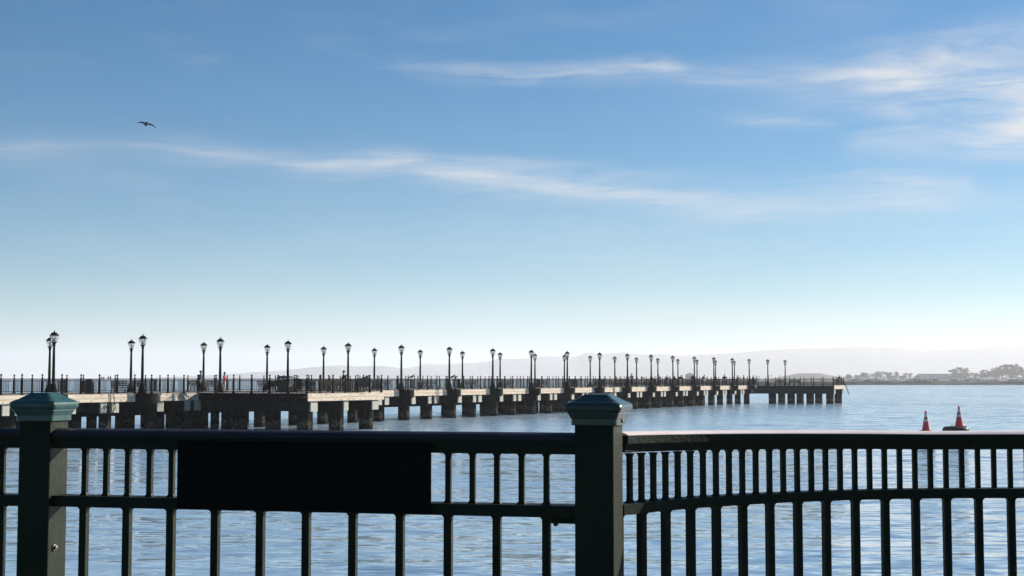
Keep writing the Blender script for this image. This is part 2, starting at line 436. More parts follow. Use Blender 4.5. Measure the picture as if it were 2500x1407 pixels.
def fence_post(p, ang, capm):
    m_ = MB(); sq = rsq(.0575, .004)
    m_.loft([(x, y, z) for z in (2.85, CAMZ - .142) for x, y in sq], len(sq))
    m_.box((0, 0, 2.862), (.19, .19, .024), bev=.004)
    po = m_.build('post', M['paint'], fence, loc=(p[0], p[1], 0), rz=ang)
    m_ = MB(); vs = []
    for h, z in reversed(CAP):
        vs += [(x, y, CAMZ - z) for x, y in rsq(h, min(.014, h * .22), 4)]
    m_.loft(vs, 16)
    m_.build('post_cap', capm, po, smooth=False)
    return po
po1 = fence_post(P1, PA, M['cap'])
po2 = fence_post(P2, PA - R(5), M['capdark']); po2.scale = (1.06, 1.06, 1)
fence_post(P0, math.atan2(-PE.y, -PE.x), M['cap'])
E_ = arc(46.5); fence_post((E_[0] + .06, E_[1] - .05), R(-20), M['capdark'])
for po, hz in ((po1, -.562), (po2, -.129)):
    m_ = MB()
    if po is po1:
        m_.lathe([(.0001, .0), (.012, .0), (.012, .003), (.0075, .004), (.0075, .010), (.0001, .012)], n=10)
        b = m_.build('bolt', M['steel'], po); b.location = (.0575, -.018, CAMZ + hz); b.rotation_euler = (0, R(90), 0)
    else:
        m_.lathe([(.0001, .0), (.006, .0), (.006, .003), (.0001, .004)], n=8)
        b = m_.build('bolt', M['steel'], po); b.location = (.0677, .01, CAMZ + hz); b.rotation_euler = (0, R(90), 0)
def round_rail(top, edge, half, lip=.010):        # crowned handrail outline
    pts = [(-half, edge - lip), (-half, edge)]
    for k in range(1, 8):
        u = -1 + k / 4
        pts.append((u * half, edge + (top - edge) * (1 - abs(u) ** 2.4)))
    pts += [(half, edge), (half, edge - lip)]
    return list(reversed(pts))
def rect(h, z0, z1): return [(-h, z0), (h, z0), (h, z1), (-h, z1)]
def line(a, b, n=2): return [(a[0] + (b[0] - a[0]) * i / (n - 1), a[1] + (b[1] - a[1]) * i / (n - 1), 0) for i in range(n)]
def rails(path, worn):
    z = CAMZ
    m_ = MB(); m_.sweep(round_rail(z - .166, z - .179, .050), path)
    m_.build('handrail', M['railworn'] if worn else M['railcap'], fence, smooth=False)
    m_ = MB(); m_.sweep(rect(.046, z - .2015, z - .1895), path); m_.sweep(rect(.040, z - .2315, z - .2016), path)
    m_.build('top_rail', M['paint'], fence)
    m_ = MB(); m_.sweep(rect(.037, z - .4245, z - .3885), path); m_.build('lower_rail', M['paint'], fence)
    m_ = MB(); m_.sweep(rect(.021, 2.95, 2.986), path); m_.build('bottom_rail', M['paint'], fence)
def bar_mesh(h, z0, z1):                # square bar, welds flaring at both ends
    m_ = MB(); vs = []
    for z, k in ((z0, h * 1.6), (z0 + .004, h * 1.30), (z0 + .010, h), (z1 - .010, h), (z1 - .004, h * 1.30), (z1, h * 1.6)):
        vs += [(-k, -k * .9, z), (k, -k * .9, z), (k, k * .9, z), (-k, k * .9, z)]
    m_.loft(vs, 4); return m_
UP = bar_mesh(.0088, CAMZ - .3887, CAMZ - .2313); LO = bar_mesh(.0125, 2.984, CAMZ - .4243)
proto = {}
def bar(kind, p, ang, dz=0):
    if kind not in proto:
        o = (UP if kind == 'u' else LO).build('baluster', M['paint'], fence); proto[kind] = o
    else:
        o = proto[kind].copy(); link(o, fence)
    o.location = (p[0], p[1], dz); o.rotation_euler = (0, 0, ang); return o
# straight bay with the blank plate
sv = Vector((PD.y, -PD.x))                  # away from the quay
if sv.y < 0: sv = -sv
a0, b0 = P2 + PD * .0575, P1 - PD * .0575
rails(line(b0, a0), False)
for k in range(11):
    q = P2 + PD * (.164 + .1574 * k); bar('l', q, PA)
k = 0
while .085 + .0787 * k < 1.83:
    s_ = .164 - .0787 + .0787 * k + .0787; k += 1
    if s_ > 1.80: break
    if .52 < s_ < 1.42: continue
    bar('u', P2 + PD * s_, PA)
m_ = MB(); c_ = P2 + PD * .948 - sv * .054
m_.box((c_.x, c_.y, CAMZ - .3105), (.854, .012, .2185), PA, .002)
m_.build('sign_plate', M['plate'], fence)
m_ = MB(); c_ = P2 + PD * .105
m_.box((c_.x, c_.y, CAMZ - .4345), (.085, .040, .0195), PA, .003)
c_ = P2 + PD * .135; m_.box((c_.x, c_.y, CAMZ - .449), (.012, .02, .009), PA, .002)
m_.build('weld_bracket', M['paint'], fence)
rails(line(P0 - PE * .0575, P1 + PE * .0575), False)
ea = math.atan2(-PE.y, -PE.x)
for k in range(11):
    bar('l', P1 + PE * (.142 + .1574 * k), ea)
for k in range(22): bar('u', P1 + PE * (.142 + .0787 * k), ea)
# curved bay
def drop(phi): return -.027 * max(0, min(1, (phi + 48) / 40))
path = []
for i in range(65):
    phi = -48.6 + (46.0 + 48.6) * i / 64
    x, y = arc(phi); path.append((x, y, drop(phi) * .78))
z = CAMZ
m_ = MB(); m_.sweep(round_rail(z - .166, z - .175, .050, .002), path); m_.build('handrail', M['railworn'], fence)
m_ = MB(); m_.sweep(rect(.0495, z - .2025, z - .1772), path); m_.sweep(rect(.038, z - .2300, z - .2026), path); m_.build('top_rail', M['paint'], fence)
flat = [(x, y, 0) for x, y, _ in path]
m_ = MB(); m_.sweep(rect(.034, z - .4245, z - .3915), flat); m_.build('lower_rail', M['paint'], fence)
m_ = MB(); m_.sweep(rect(.021, 2.95, 2.986), flat); m_.build('bottom_rail', M['paint'], fence)
UP = None
m3 = bar_mesh(.0080, CAMZ - .3917, CAMZ - .236)
first = None
for k in range(-8, 19):
    phi = -20 + 3.525 * k; x, y = arc(phi)
    bar('l', (x, y), -R(phi))
for k in range(-16, 38):
    phi = -20 + 1.7625 * k
    if phi > 44: break
    x, y = arc(phi)
    if first is None: first = o = m3.build('baluster', M['paint'], fence)
    else: o = first.copy(); link(o, fence)
    o.location = (x, y, drop(phi) * .35); o.rotation_euler = (0, 0, -R(phi))

# ------------------------------------------------------------------ pier
DZ, WATER = 2.97, 0.0
FA = [Vector((-32.0, 98.5)), Vector((6.6, 169.7)), Vector((39.2, 233.2))]
BA = [Vector((-36.7, 111.9)), Vector((2.9, 185.1)), Vector((40.7, 258.5))]
def fr(n):                       # near edge at lamp index n
    return FA[0] + (FA[1] - FA[0]) * (n / 9) if n <= 9 else FA[1] + (FA[2] - FA[1]) * ((n - 9) / 8)
def bk(n):                       # far row
    return BA[0] + (BA[1] - BA[0]) * (n / 9) if n <= 9 else BA[1] + (BA[2] - BA[1]) * ((n - 9) / 9)
def pdir(n): return ((FA[1] - FA[0]) if n < 9 else (FA[2] - FA[1])).normalized()
def inn(n): d = pdir(n); return Vector((-d.y, d.x))          # towards the far side
def pt(n, off, z=DZ): 
    q = fr(n) + inn(n) * off; return Vector((q.x, q.y, z))
def ang(n): d = pdir(n); return math.atan2(d.y, d.x)
WID = 10.9
NS, NE = -2.0, 18.05
pier = thing('pier', 'long timber and concrete pier on dark piles with pale edge boards', 'pier', (0, 0, 0))
# platform corners
d0, i0 = pdir(0), inn(0)
n_pl = 1.68
A0 = fr(n_pl); A1 = A0 - i0 * 10.6; A2 = A1 + d0 * 10.3; A3 = A0 + d0 * 10.3
d1, i1 = pdir(12), inn(12)
n_en = 17.45
B0 = fr(n_en); B1 = B0 - i1 * 13.0; B2 = B1 + d1 * 7.2; B3 = B0 + d1 * 7.2
endb = B3 + i1 * (WID + .6)
e_ = .02
deckpoly = [tuple(fr(NS)), tuple(A0), tuple(A1), tuple(A2), tuple(A3), tuple(fr(9)), tuple(B0), tuple(B1), tuple(B2), tuple(endb), tuple(fr(9) + (inn(8) + inn(10)).normalized() * WID), tuple(fr(NS) + i0 * WID)]
mb = MB(); mb.prism(deckpoly, DZ - .16, DZ); mb.build('deck', M['deckwood'], pier)
def board(a, b, m_key, name='fascia_board', z0=DZ - .58, z1=DZ + .02, th=.12, seed=0):
    a, b = Vector(a[:2]), Vector(b[:2]); L = (b - a).length; g = math.atan2((b - a).y, (b - a).x)
    m_ = MB(); h = (z1 - z0)
    m_.box((L / 2, th / 2 - .10, h * .27), (L - .012, th, h * .54), bev=.008)
    m_.box((L / 2, th / 2 - .09, h * .775), (L - .012, th, h * .445), bev=.008)
    rnd = random.Random(seed); x = .4
    while x < L - .2:
        m_.box((x, -.105, h * (.16 if rnd.random() < .75 else .8)), (.07, .03, .07), mi=1); x += rnd.uniform(.6, 1.3)
    o = m_.build(name, [M[m_key], M['steel']], pier, loc=(a.x, a.y, z0), rz=g)
    return o
BAYR = 1.02
def seg_boards(n0, n1):
    k = math.floor(n0)
    cuts = [n0]
    while k <= n1:
        for u in (k - BAYR / 9, k + BAYR / 9):
            if n0 < u < n1: cuts.append(u)
        k += 1
    cuts.append(n1)
    for a, b in zip(cuts, cuts[1:]):
        if (b - a) * 9 < .3: continue
        mid = (a + b) / 2
        if abs(mid - round(mid)) < BAYR / 9 - 1e-3: continue      # the bay covers this stretch
        board(fr(a), fr(b), 'timber', seed=int(a * 10) + 50)
seg_boards(NS, n_pl)
seg_boards(n_pl + 10.3 / 9, 9.0); seg_boards(9.0, n_en)
board(A0, A1, 'shadewood', seed=1); board(A1, A2, 'timber', seed=2)
board(B0, B1, 'shadewood', seed=3); board(B1, B2, 'timber', seed=4)
board(B2, endb, 'timber', seed=5)
# far fascia
fk = bk(-3); 
for n in range(-2, 18, 2):
    a = pt(n, WID); b = pt(min(n + 2, 18.2), WID)
    board(b, a, 'timber', seed=n + 90)
bayproto = None
bays = [n for n in range(-1, 18) if not (1.6 < n < 2.9)]
for n in bays:
    if bayproto is None:
        m_ = MB(); half = [(BAYR * math.cos(R(180 + 180 * k / 16)), BAYR * math.sin(R(180 + 180 * k / 16))) for k in range(17)]
        m_.prism(half, -.62, .03)
        m_.prism([(x * .86, y * .86) for x, y in half], -.78, -.621)
        o = bayproto = m_.build('lamp_bay', M['shadewood'], pier)
    else: o = bayproto.copy(); link(o, pier)
    q = pt(n, .02); o.location = q; o.rotation_euler = (0, 0, ang(n))
# caps and piles
capproto = pileproto = None
def cap(a, b, wdt=.69, z0=1.60, z1=2.385):
    a, b = Vector(a[:2]), Vector(b[:2]); L = (b - a).length; m_ = MB()
    m_.box((L / 2 + .06, 0, (z0 + z1) / 2), (L - .12, wdt - .02, z1 - z0 - .02), bev=.015)
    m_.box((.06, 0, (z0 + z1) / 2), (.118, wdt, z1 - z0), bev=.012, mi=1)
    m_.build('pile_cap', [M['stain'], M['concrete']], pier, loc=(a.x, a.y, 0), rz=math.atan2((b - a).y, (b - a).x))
npile = 0
def pile(p, side=.56):
    global pileproto
    if pileproto is None:
        m_ = MB(); c8 = [(math.cos(R(22.5 + 45 * k)) * .5, math.sin(R(22.5 + 45 * k)) * .5) for k in range(8)]
        m_.prism([(x, y) for x, y in c8], -1.2, 1.70); pileproto = o = m_.build('pile', M['pile'], pier)
    else: o = pileproto.copy(); link(o, pier)
    o.location = (p[0], p[1], 0); o.rotation_euler = (0, 0, ang(3) + random.uniform(-.05, .05))
    o.scale = (side / .56 * 1.0, side / .56, 1)
farp = MB(); c8 = [(math.cos(R(22.5 + 45 * k)) * .5, math.sin(R(22.5 + 45 * k)) * .5) for k in range(8)]
n = -1.79
bents = []
while n < 17.5: bents.append(n); bents.append(n + .47); n += 1
bents = [b for b in bents if b < 17.4]
for n in bents:
    cap(pt(n, .06), pt(n, WID - .1))
    for off in (1.1, 4.1):
        pile(pt(n, off), .54)
    for off in (7.2, 10.0):
        q = pt(n, off); farp.prism([(q.x + x * .8, q.y + y * .8) for x, y in c8], -1.2, 1.7)
for n in range(-2, 17):
    q = pt(n + .55, .06); cap(q, pt(n + .55, 3.0), .60)
for u in (1.0, 5.2, 9.3):                       # under the square platform
    cap(A1 + d0 * u + i0 * .06, A0 + d0 * u + i0 * 1.0, .85 if u != 5.2 else .6)
    for v in (1.0, 4.0, 7.2):
        pile(A1 + d0 * u + i0 * v, .66)
for u in (.9, 6.3):
    cap(B1 + d1 * u + i1 * .06, B0 + d1 * u + i1 * 1.0, .75)
    for v in (.9, 4.2, 7.4, 10.6):
        pile(B1 + d1 * u + i1 * v, .70)
tag(farp.build('pile', M['pile'], pier), kind='stuff')
mb = MB()                                          # stringers under the deck, waler along the far piles
def beam(m_, a, b, wdt, z0, z1):
    a, b = Vector(a[:2]), Vector(b[:2]); c = (a + b) / 2; L = (b - a).length
    m_.box((c.x, c.y, (z0 + z1) / 2), (L, wdt, z1 - z0), math.atan2((b - a).y, (b - a).x))
for off in (1.9, 5.4, 8.9):
    for a, b in ((NS, 9), (9, 17.9)):
        beam(mb, pt(a, off), pt(b, off), .5, 1.75, 2.80)
beam(mb, A1 + d0 * 1.0 + i0 * .5, A0 + d0 * 1.0, .5, 1.66, 2.37)
beam(mb, A1 + d0 * 5.2 + i0 * .5, A0 + d0 * 5.2, .5, 1.66, 2.37)
beam(mb, B1 + d1 * .9 + i1 * .5, B0 + d1 * .9, .5, 1.66, 2.37)
beam(mb, B1 + d1 * 6.3 + i1 * .5, B0 + d1 * 6.3, .5, 1.66, 2.37)
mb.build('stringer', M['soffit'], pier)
mb = MB()
for a, b in ((NS, 9), (9, 17.5)): beam(mb, pt(a, WID + .1), pt(b, WID + .1), .3, .98, 1.36)
mb.build('waler', M['shadewood'], pier)

# ------------------------------------------------------------------ pier railings
RH = 1.12
def span_mesh(L=1.8):
    m_ = MB()
    m_.box((L / 2, 0, RH - .02), (L, .07, .04)); m_.box((L / 2, 0, RH - .17), (L, .035, .03)); m_.box((L / 2, 0, .10), (L, .05, .05))
    n_ = int(round(L / .125))
    for k in range(1, n_):
        m_.box((L * k / n_, 0, (.12 + RH - .18) / 2), (.019, .019, RH - .30))
    for k in range(n_):                                # frieze of small rings
        c = (L * (k + .5) / n_, 0, RH - .095)
        pts = [(c[0] + .045 * math.cos(R(60 * q)), 0, c[2] + .045 * math.sin(R(60 * q))) for q in range(6)]
        m_.tube(pts, .009, 4, closed=True)
    return m_
SPAN = span_mesh(); span0 = None
POSTM = MB()
POSTM.box((0, 0, (RH + .05) / 2), (.10, .10, RH + .05), bev=.008)
POSTM.box((0, 0, .06), (.17, .17, .12), bev=.01)
POSTM.lathe([(.03, RH + .05), (.03, RH + .09), (.062, RH + .10), (.062, RH + .125), (.025, RH + .145), (.025, RH + .17), (.062, RH + .205), (.074, RH + .245), (.055, RH + .29), (.012, RH + .32)], n=8)
post0 = None
def rail_run(root, pts, z=DZ, posts=True):
    """a run of equal spans through the points, with a post at every point"""
    global span0, post0
    for i, p in enumerate(pts):
        if posts:
            if post0 is None: o = post0 = POSTM.build('railing_post', M['railpost'], root)
            else: o = post0.copy(); link(o, root)
            o.parent = root; o.location = (p[0], p[1], z + .02)
            q = pts[min(i + 1, len(pts) - 1)]; r_ = pts[max(i - 1, 0)]
            o.rotation_euler = (0, 0, math.atan2(q[1] - r_[1], q[0] - r_[0]))
        if i < len(pts) - 1:
            q = pts[i + 1]; L = math.hypot(q[0] - p[0], q[1] - p[1])
            if span0 is None: o = span0 = SPAN.build('railing_panel', M['railiron'], root)
            else: o = span0.copy(); link(o, root)
            o.parent = root; o.location = (p[0], p[1], z + .02); o.rotation_euler = (0, 0, math.atan2(q[1] - p[1], q[0] - p[0]))
            o.scale = (L / 1.8, 1, 1)
def div(a, b, n): return [a + (b - a) * (i / n) for i in range(n + 1)]
nearr = thing('pier_railing', 'iron railing along the near edge of the pier, bulging round each lamp', 'railing')
EDGE = .10
def npts(n0, n1):
    out = []; k = 0
    u = math.floor(n0) + .1
    while u < n1 - .02:
        if u >= n0 - 1e-6: out.append(Vector(pt(u, EDGE)[:2]))
        u += .2
    return out
runA = npts(NS, n_pl) + [fr(n_pl) + i0 * EDGE]
runB = [A3 + i0 * EDGE] + npts(n_pl + 10.3 / 9 + .05, n_en) + [B0 + i1 * EDGE]
rail_run(nearr, runA); rail_run(nearr, runB)
bay0 = None
for n in bays:
    if bay0 is None:
        m_ = MB(); r_ = BAYR - .07
        cs = [(r_ * math.cos(R(180 + 180 * k / 14)), r_ * math.sin(R(180 + 180 * k / 14)), 0) for k in range(15)]
        for hh, zz in ((.035, RH - .02), (.018, RH - .17), (.024, .10)):
            m_.sweep([(-hh, zz - hh * .6), (hh, zz - hh * .6), (hh, zz + hh * .6), (-hh, zz + hh * .6)], cs)
        for k in range(1, 28):
            a = R(180 + 180 * k / 28); m_.box((r_ * math.cos(a), r_ * math.sin(a), .55), (.024, .024, .80), a)
        for k in range(28):
            a = R(180 + 180 * (k + .5) / 28); ux, uy = -math.sin(a), math.cos(a)
            m_.tube([(r_ * math.cos(a) + ux * .045 * math.cos(R(60 * q)), r_ * math.sin(a) + uy * .045 * math.cos(R(60 * q)), RH - .095 + .045 * math.sin(R(60 * q))) for q in range(6)], .009, 4, closed=True)
        o = bay0 = m_.build('bay_railing', M['railpost'], nearr)
    else: o = bay0.copy(); link(o, nearr)
    o.location = pt(n, .04, DZ + .02); o.rotation_euler = (0, 0, ang(n))
platr = thing('pier_railing', 'iron railing round the square platform that juts out of the pier', 'railing')
rail_run(platr, div(A0 + i0 * EDGE + d0 * EDGE, A1 + i0 * EDGE + d0 * EDGE, 6))
rail_run(platr, div(A1 + i0 * EDGE + d0 * EDGE, A2 + i0 * EDGE - d0 * EDGE, 6)[0:])
rail_run(platr, div(A2 + i0 * EDGE - d0 * EDGE, A3 + i0 * EDGE - d0 * EDGE, 6))
endr = thing('pier_railing', 'iron railing round the seaward end of the pier on the far right', 'railing')
rail_run(endr, div(B0 + i1 * EDGE + d1 * EDGE, B1 + i1 * EDGE + d1 * EDGE, 8))
rail_run(endr, div(B1 + i1 * EDGE + d1 * EDGE, B2 + i1 * EDGE - d1 * EDGE, 4))
rail_run(endr, div(B2 + i1 * EDGE - d1 * EDGE, endb - i1 * .2 - d1 * EDGE, 13))
farr = thing('pier_railing', 'iron railing along the far edge of the pier, seen through the near railing', 'railing')
fpts = [Vector(pt(NS + .1 + .2 * k, WID - EDGE)[:2]) for k in range(99)]
rail_run(farr, fpts)

# ------------------------------------------------------------------ lamp posts
def make_lamp(label):
    t = thing('lamp_post', label, 'lamp post', group='lantern posts along the pier')
    m_ = MB(); m_.lathe([(.36, 0), (.36, .10), (.31, .14), (.30, .30), (.24, .36), (.22, .55), (.16, .64), (.15, .74), (.115, .80)], n=12)
    m_.build('lamp_base', M['lampiron'], t, smooth=False)
    m_ = MB(); m_.lathe([(.112, .79), (.108, 1.6), (.095, 2.6), (.080, 3.36), (.085, 3.40), (.125, 3.43), (.125, 3.47), (.09, 3.50), (.11, 3.56), (.17, 3.62), (.185, 3.66)], n=12)
    m_.build('shaft', M['lampiron'], t, smooth=False)
    m_ = MB(); m_.lathe([(.165, 3.655), (.205, 3.76), (.245, 3.92), (.268, 4.06), (.270, 4.12)], n=12)
    lan = m_.build('lantern', M['glass'], t, smooth=True)
    m_ = MB()
    for k in range(6):
        a = R(60 * k + 10); m_.tube([(r_ * math.cos(a), r_ * math.sin(a), z_) for r_, z_ in ((.172, 3.655), (.212, 3.76), (.252, 3.92), (.276, 4.06), (.279, 4.12))], .012, 4)
    m_.lathe([(.03, 3.66), (.05, 3.70), (.05, 3.92), (.02, 3.95)], n=8)
    m_.build('lantern_rib', M['lampiron'], lan)
    m_ = MB(); m_.lathe([(.27, 4.115), (.335, 4.12), (.345, 4.15), (.29, 4.19), (.25, 4.21), (.24, 4.25), (.19, 4.31), (.12, 4.34), (.06, 4.355), (.035, 4.40), (.045, 4.43), (.012, 4.48)], n=12)
    m_.build('lantern_hood', M['lampiron'], t)
    return t
ORD = ['first', 'second', 'third', 'fourth', 'fifth', 'sixth', 'seventh', 'eighth', 'ninth', 'tenth', 'eleventh', 'twelfth', 'thirteenth', 'fourteenth', 'fifteenth', 'sixteenth', 'seventeenth', 'eighteenth', 'nineteenth']
FL = [(131, 98.5), (348, 106.4), (538, 114.3), (703, 122.3), (850, 130.2), (980, 138.1), (1097, 146), (1203, 153.9), (1297, 161.9), (1385, 169.8), (1464, 177.7), (1532, 185.6), (1590, 193.5), (1643, 201.5), (1695, 209.4), (1743, 217.3), (1788, 225.2), (1829, 233.2)]
BLx = [121, 320, 497, 652, 790, 914, 1026, 1129, 1221, 1306, 1378, 1441, 1501, 1554, 1606, 1655, 1701.6, 1747, 1793]
lamp0 = None
for i, (x, D) in enumerate(FL):
    lab = 'tall black lantern post, %s from the left in the near row on the pier' % ORD[i]
    X = (x - 1250) / F * D * .9985
    if lamp0 is None: lamp0 = make_lamp(lab); lamp0.location = (X, D, DZ + .02)
    else: copy_thing(lamp0, (X, D, DZ + .02), random.uniform(0, 6), lab).rotation_euler[:2] = (random.uniform(-.006, .006), random.uniform(-.006, .006))
for i, x in enumerate(BLx):
    D = 111.9 + 8.135 * i
    X = (x - 1250) / F * D * .9985
    copy_thing(lamp0, (X, D, DZ + .02), random.uniform(0, 6), 'smaller looking black lantern post, %s from the left in the far row' % ORD[i])
copy_thing(lamp0, (43.5, 240.0, DZ + .02), 1.0, 'black lantern post on the end platform, left one of its two lamps')
copy_thing(lamp0, (47.9, 247.5, DZ + .02), 2.0, 'black lantern post on the end platform, rightmost lamp of the whole pier')
copy_thing(lamp0, tuple(pt(-1, 0.3)[:2]) + (DZ + .02,), 2.0, 'black lantern post on the near edge of the pier, outside the left picture edge')

# ------------------------------------------------------------------ pier furniture
def make_bench(label):
    t = thing('park_bench', label, 'bench', group='benches on the pier')
    m_ = MB()
    for y in (-.18, -.06, .06, .18): m_.box((0, y, .45), (1.85, .10, .04), bev=.006)
    m_.build('seat', M['benchwood'], t)
    m_ = MB()
    for y, z_ in ((.27, .60), (.30, .74), (.33, .88)): m_.box((0, y, z_), (1.85, .035, .10), bev=.006)
    m_.build('backrest', M['benchwood'], t)
    for x in (-.86, 0, .86):
        m_ = MB()
        m_.tube([(x, -.24, 0), (x, -.22, .2), (x, -.20, .42), (x, .22, .42), (x, .30, .70), (x, .36, .96)], .025, 5)
        m_.tube([(x, .22, .42), (x, .20, .2), (x, .30, 0)], .025, 5)
        m_.tube([(x, -.20 + .13 * math.cos(R(a)) * (1 - a / 900) + .1, .60 + .13 * math.sin(R(a)) * (1 - a / 900)) for a in range(0, 420, 40)], .018, 4)
        m_.tube([(x, .02 + .11 * math.cos(R(a)), .22 + .11 * math.sin(R(a))) for a in range(0, 360, 45)], .016, 4, closed=True)
        m_.build('end_frame', M['railpost'], t)
    return t
bench0 = None
def bench(n, off, rz, label):
    global bench0
    if bench0 is None: bench0 = make_bench(label); b = bench0
    else: b = copy_thing(bench0, (0, 0, 0), 0, label)
    p = pt(n, off); b.location = (p.x, p.y, DZ + .001); b.rotation_euler = (0, 0, ang(n) + rz)
for n in range(1, 17):
    for u, off, w_ in ((.25, 4.4, 'left'), (.62, 6.2, 'right')):
        bench(n + u, off, 0 if w_ == 'left' else math.pi, 'dark slatted bench, %s of two between the %s and %s near lamps' % (w_, ORD[n], ORD[n + 1]))
for k, (u, v) in enumerate(((2.2, 2.0), (2.4, 5.0), (6.3, 1.9))):
    q = A1 + d0 * u + i0 * v
    b = copy_thing(bench0, (q.x, q.y, DZ + .001), ang(0) - math.pi / 2 if k < 2 else ang(0), 'dark slatted bench on the square platform, %s' % ('nearest its right corner', 'in the middle of its near side', 'behind its pale front board')[k])
q = B1 + d1 * 3.0 + i1 * 7.5; copy_thing(bench0, (q.x, q.y, DZ + .001), ang(12) - math.pi / 2, 'dark slatted bench on the end platform, below its right lamp')
q = B1 + d1 * 3.0 + i1 * 9.8; copy_thing(bench0, (q.x, q.y, DZ + .001), ang(12) - math.pi / 2, 'dark slatted bench on the end platform, below its left lamp')
def make_bin(label):
    t = thing('litter_bin', label, 'bin', group='bins on the pier')
    m_ = MB(); m_.lathe([(.27, 0), (.31, .04), (.31, .86), (.33, .88), (.33, .92)], n=14); m_.build('bin_body', M['binmetal'], t)
    m_ = MB(); m_.lathe([(.33, .921), (.30, 1.0), (.18, 1.08), (.02, 1.10)], n=14); m_.build('bin_lid', M['binmetal'], t)
    return t
bin0 = None
for n, off, lab in ((.52, 1.2, 'black round litter bin behind the near railing under five pigeons, left one'), (.58, 1.9, 'black round litter bin behind the near railing under five pigeons, right one'),
                    (.30, 9.6, 'black round litter bin by the far railing behind the left fence post cap'), (4.62, 3.0, 'black round litter bin left of the far lamp, past the platform'), (10.4, 4.5, 'black round litter bin left of the seated person in red'), (13.6, 3.0, 'black round litter bin below the man stooping over the rail')):
    p = pt(n, off)
    if bin0 is None: bin0 = make_bin(lab); bin0.location = (p.x, p.y, DZ + .001)
    else: copy_thing(bin0, (p.x, p.y, DZ + .001), 0, lab)
q = A1 + d0 * 1.5 + i0 * 3.2
t = thing('cleaning_station', 'black hooded fish cleaning stand behind the platform railing', 'stand', (q.x, q.y, DZ + .001), ang(0) - math.pi / 2)
m_ = MB(); m_.box((0, 0, .45), (.9, .55, .78), bev=.02); m_.build('cabinet', M['binmetal'], t)
m_ = MB(); m_.box((0, 0, .87), (1.1, .7, .06), bev=.01); m_.build('counter', M['binmetal'], t)
m_ = MB()
for x in (-.45, .45): m_.box((x, .2, 1.03), (.05, .05, .28))
vs = [(x, r_ * math.cos(R(a)), 1.16 + r_ * .55 * math.sin(R(a))) for x, r_ in ((-.6, .34), (.6, .34)) for a in range(0, 181, 20)]
m_.loft(vs, 10); m_.build('hood', M['binmetal'], t)
q = A2 - d0 * .9 + i0 * 1.2
t = thing('notice_board', 'black notice board behind the right end of the platform railing', 'board', (q.x, q.y, DZ + .001), ang(0) - math.pi / 2)
m_ = MB()
for x in (-.55, .55): m_.box((x, 0, .60), (.06, .06, 1.2))
m_.build('frame', M['binmetal'], t)
m_ = MB(); m_.box((0, -.045, .82), (1.05, .03, .72), bev=.004); m_.box((.1, -.02, 1.24), (.6, .25, .10), bev=.03); m_.build('panel', M['binmetal'], t)
# hanging nets with poles on the pier side
def make_net(label):
    t = thing('hanging_net', label, 'net', group='nets hung on the pier side')
    m_ = MB(); m_.tube([(0, 0, .9), (0, 0, -1.5)], .028, 5); m_.tube([(.16, .0, .75), (.45, .05, -.5), (.7, .1, -1.4)], .016, 5); m_.build('pole', M['lampiron'], t)
    m_ = MB(); rnd = random.Random(3)
    for k in range(26):
        x, z_ = rnd.uniform(-.30, .42), -.95 + rnd.uniform(-.35, .3)
        m_.tube([(x, -.02, z_ + .1), (x + rnd.uniform(-.15, .15), -.05, z_), (x + rnd.uniform(-.1, .1), -.02, z_ - .12)], .022, 4)
    m_.build('netting', M['rope'], t)
    return t
p = pt(.60, -.16); net0 = make_net('dark pole and bundled net on the pier side, near the left fence post'); net0.location = p; net0.rotation_euler = (0, 0, ang(0))
p = pt(5.66, -.16); copy_thing(net0, p, ang(0), 'dark pole and bundled net on the pier side, past the sixth near lamp')
q = B2
t = thing('ladder', 'black steel ladder sloping down from the right end of the pier', 'ladder', (q.x + .1, q.y, DZ), 0)
m_ = MB()
for y in (-.25, .25): m_.tube([(-.1, y, .3), (.25, y, -.4), (.55, y, -1.5)], .035, 5)
m_.build('stile', M['lampiron'], t)
m_ = MB()
for k in range(6):
    u = k / 6; m_.tube([(-.05 + .55 * u, -.25, .15 - 1.5 * u), (-.05 + .55 * u, .25, .15 - 1.5 * u)], .02, 5)
m_.build('rung', M['lampiron'], t)

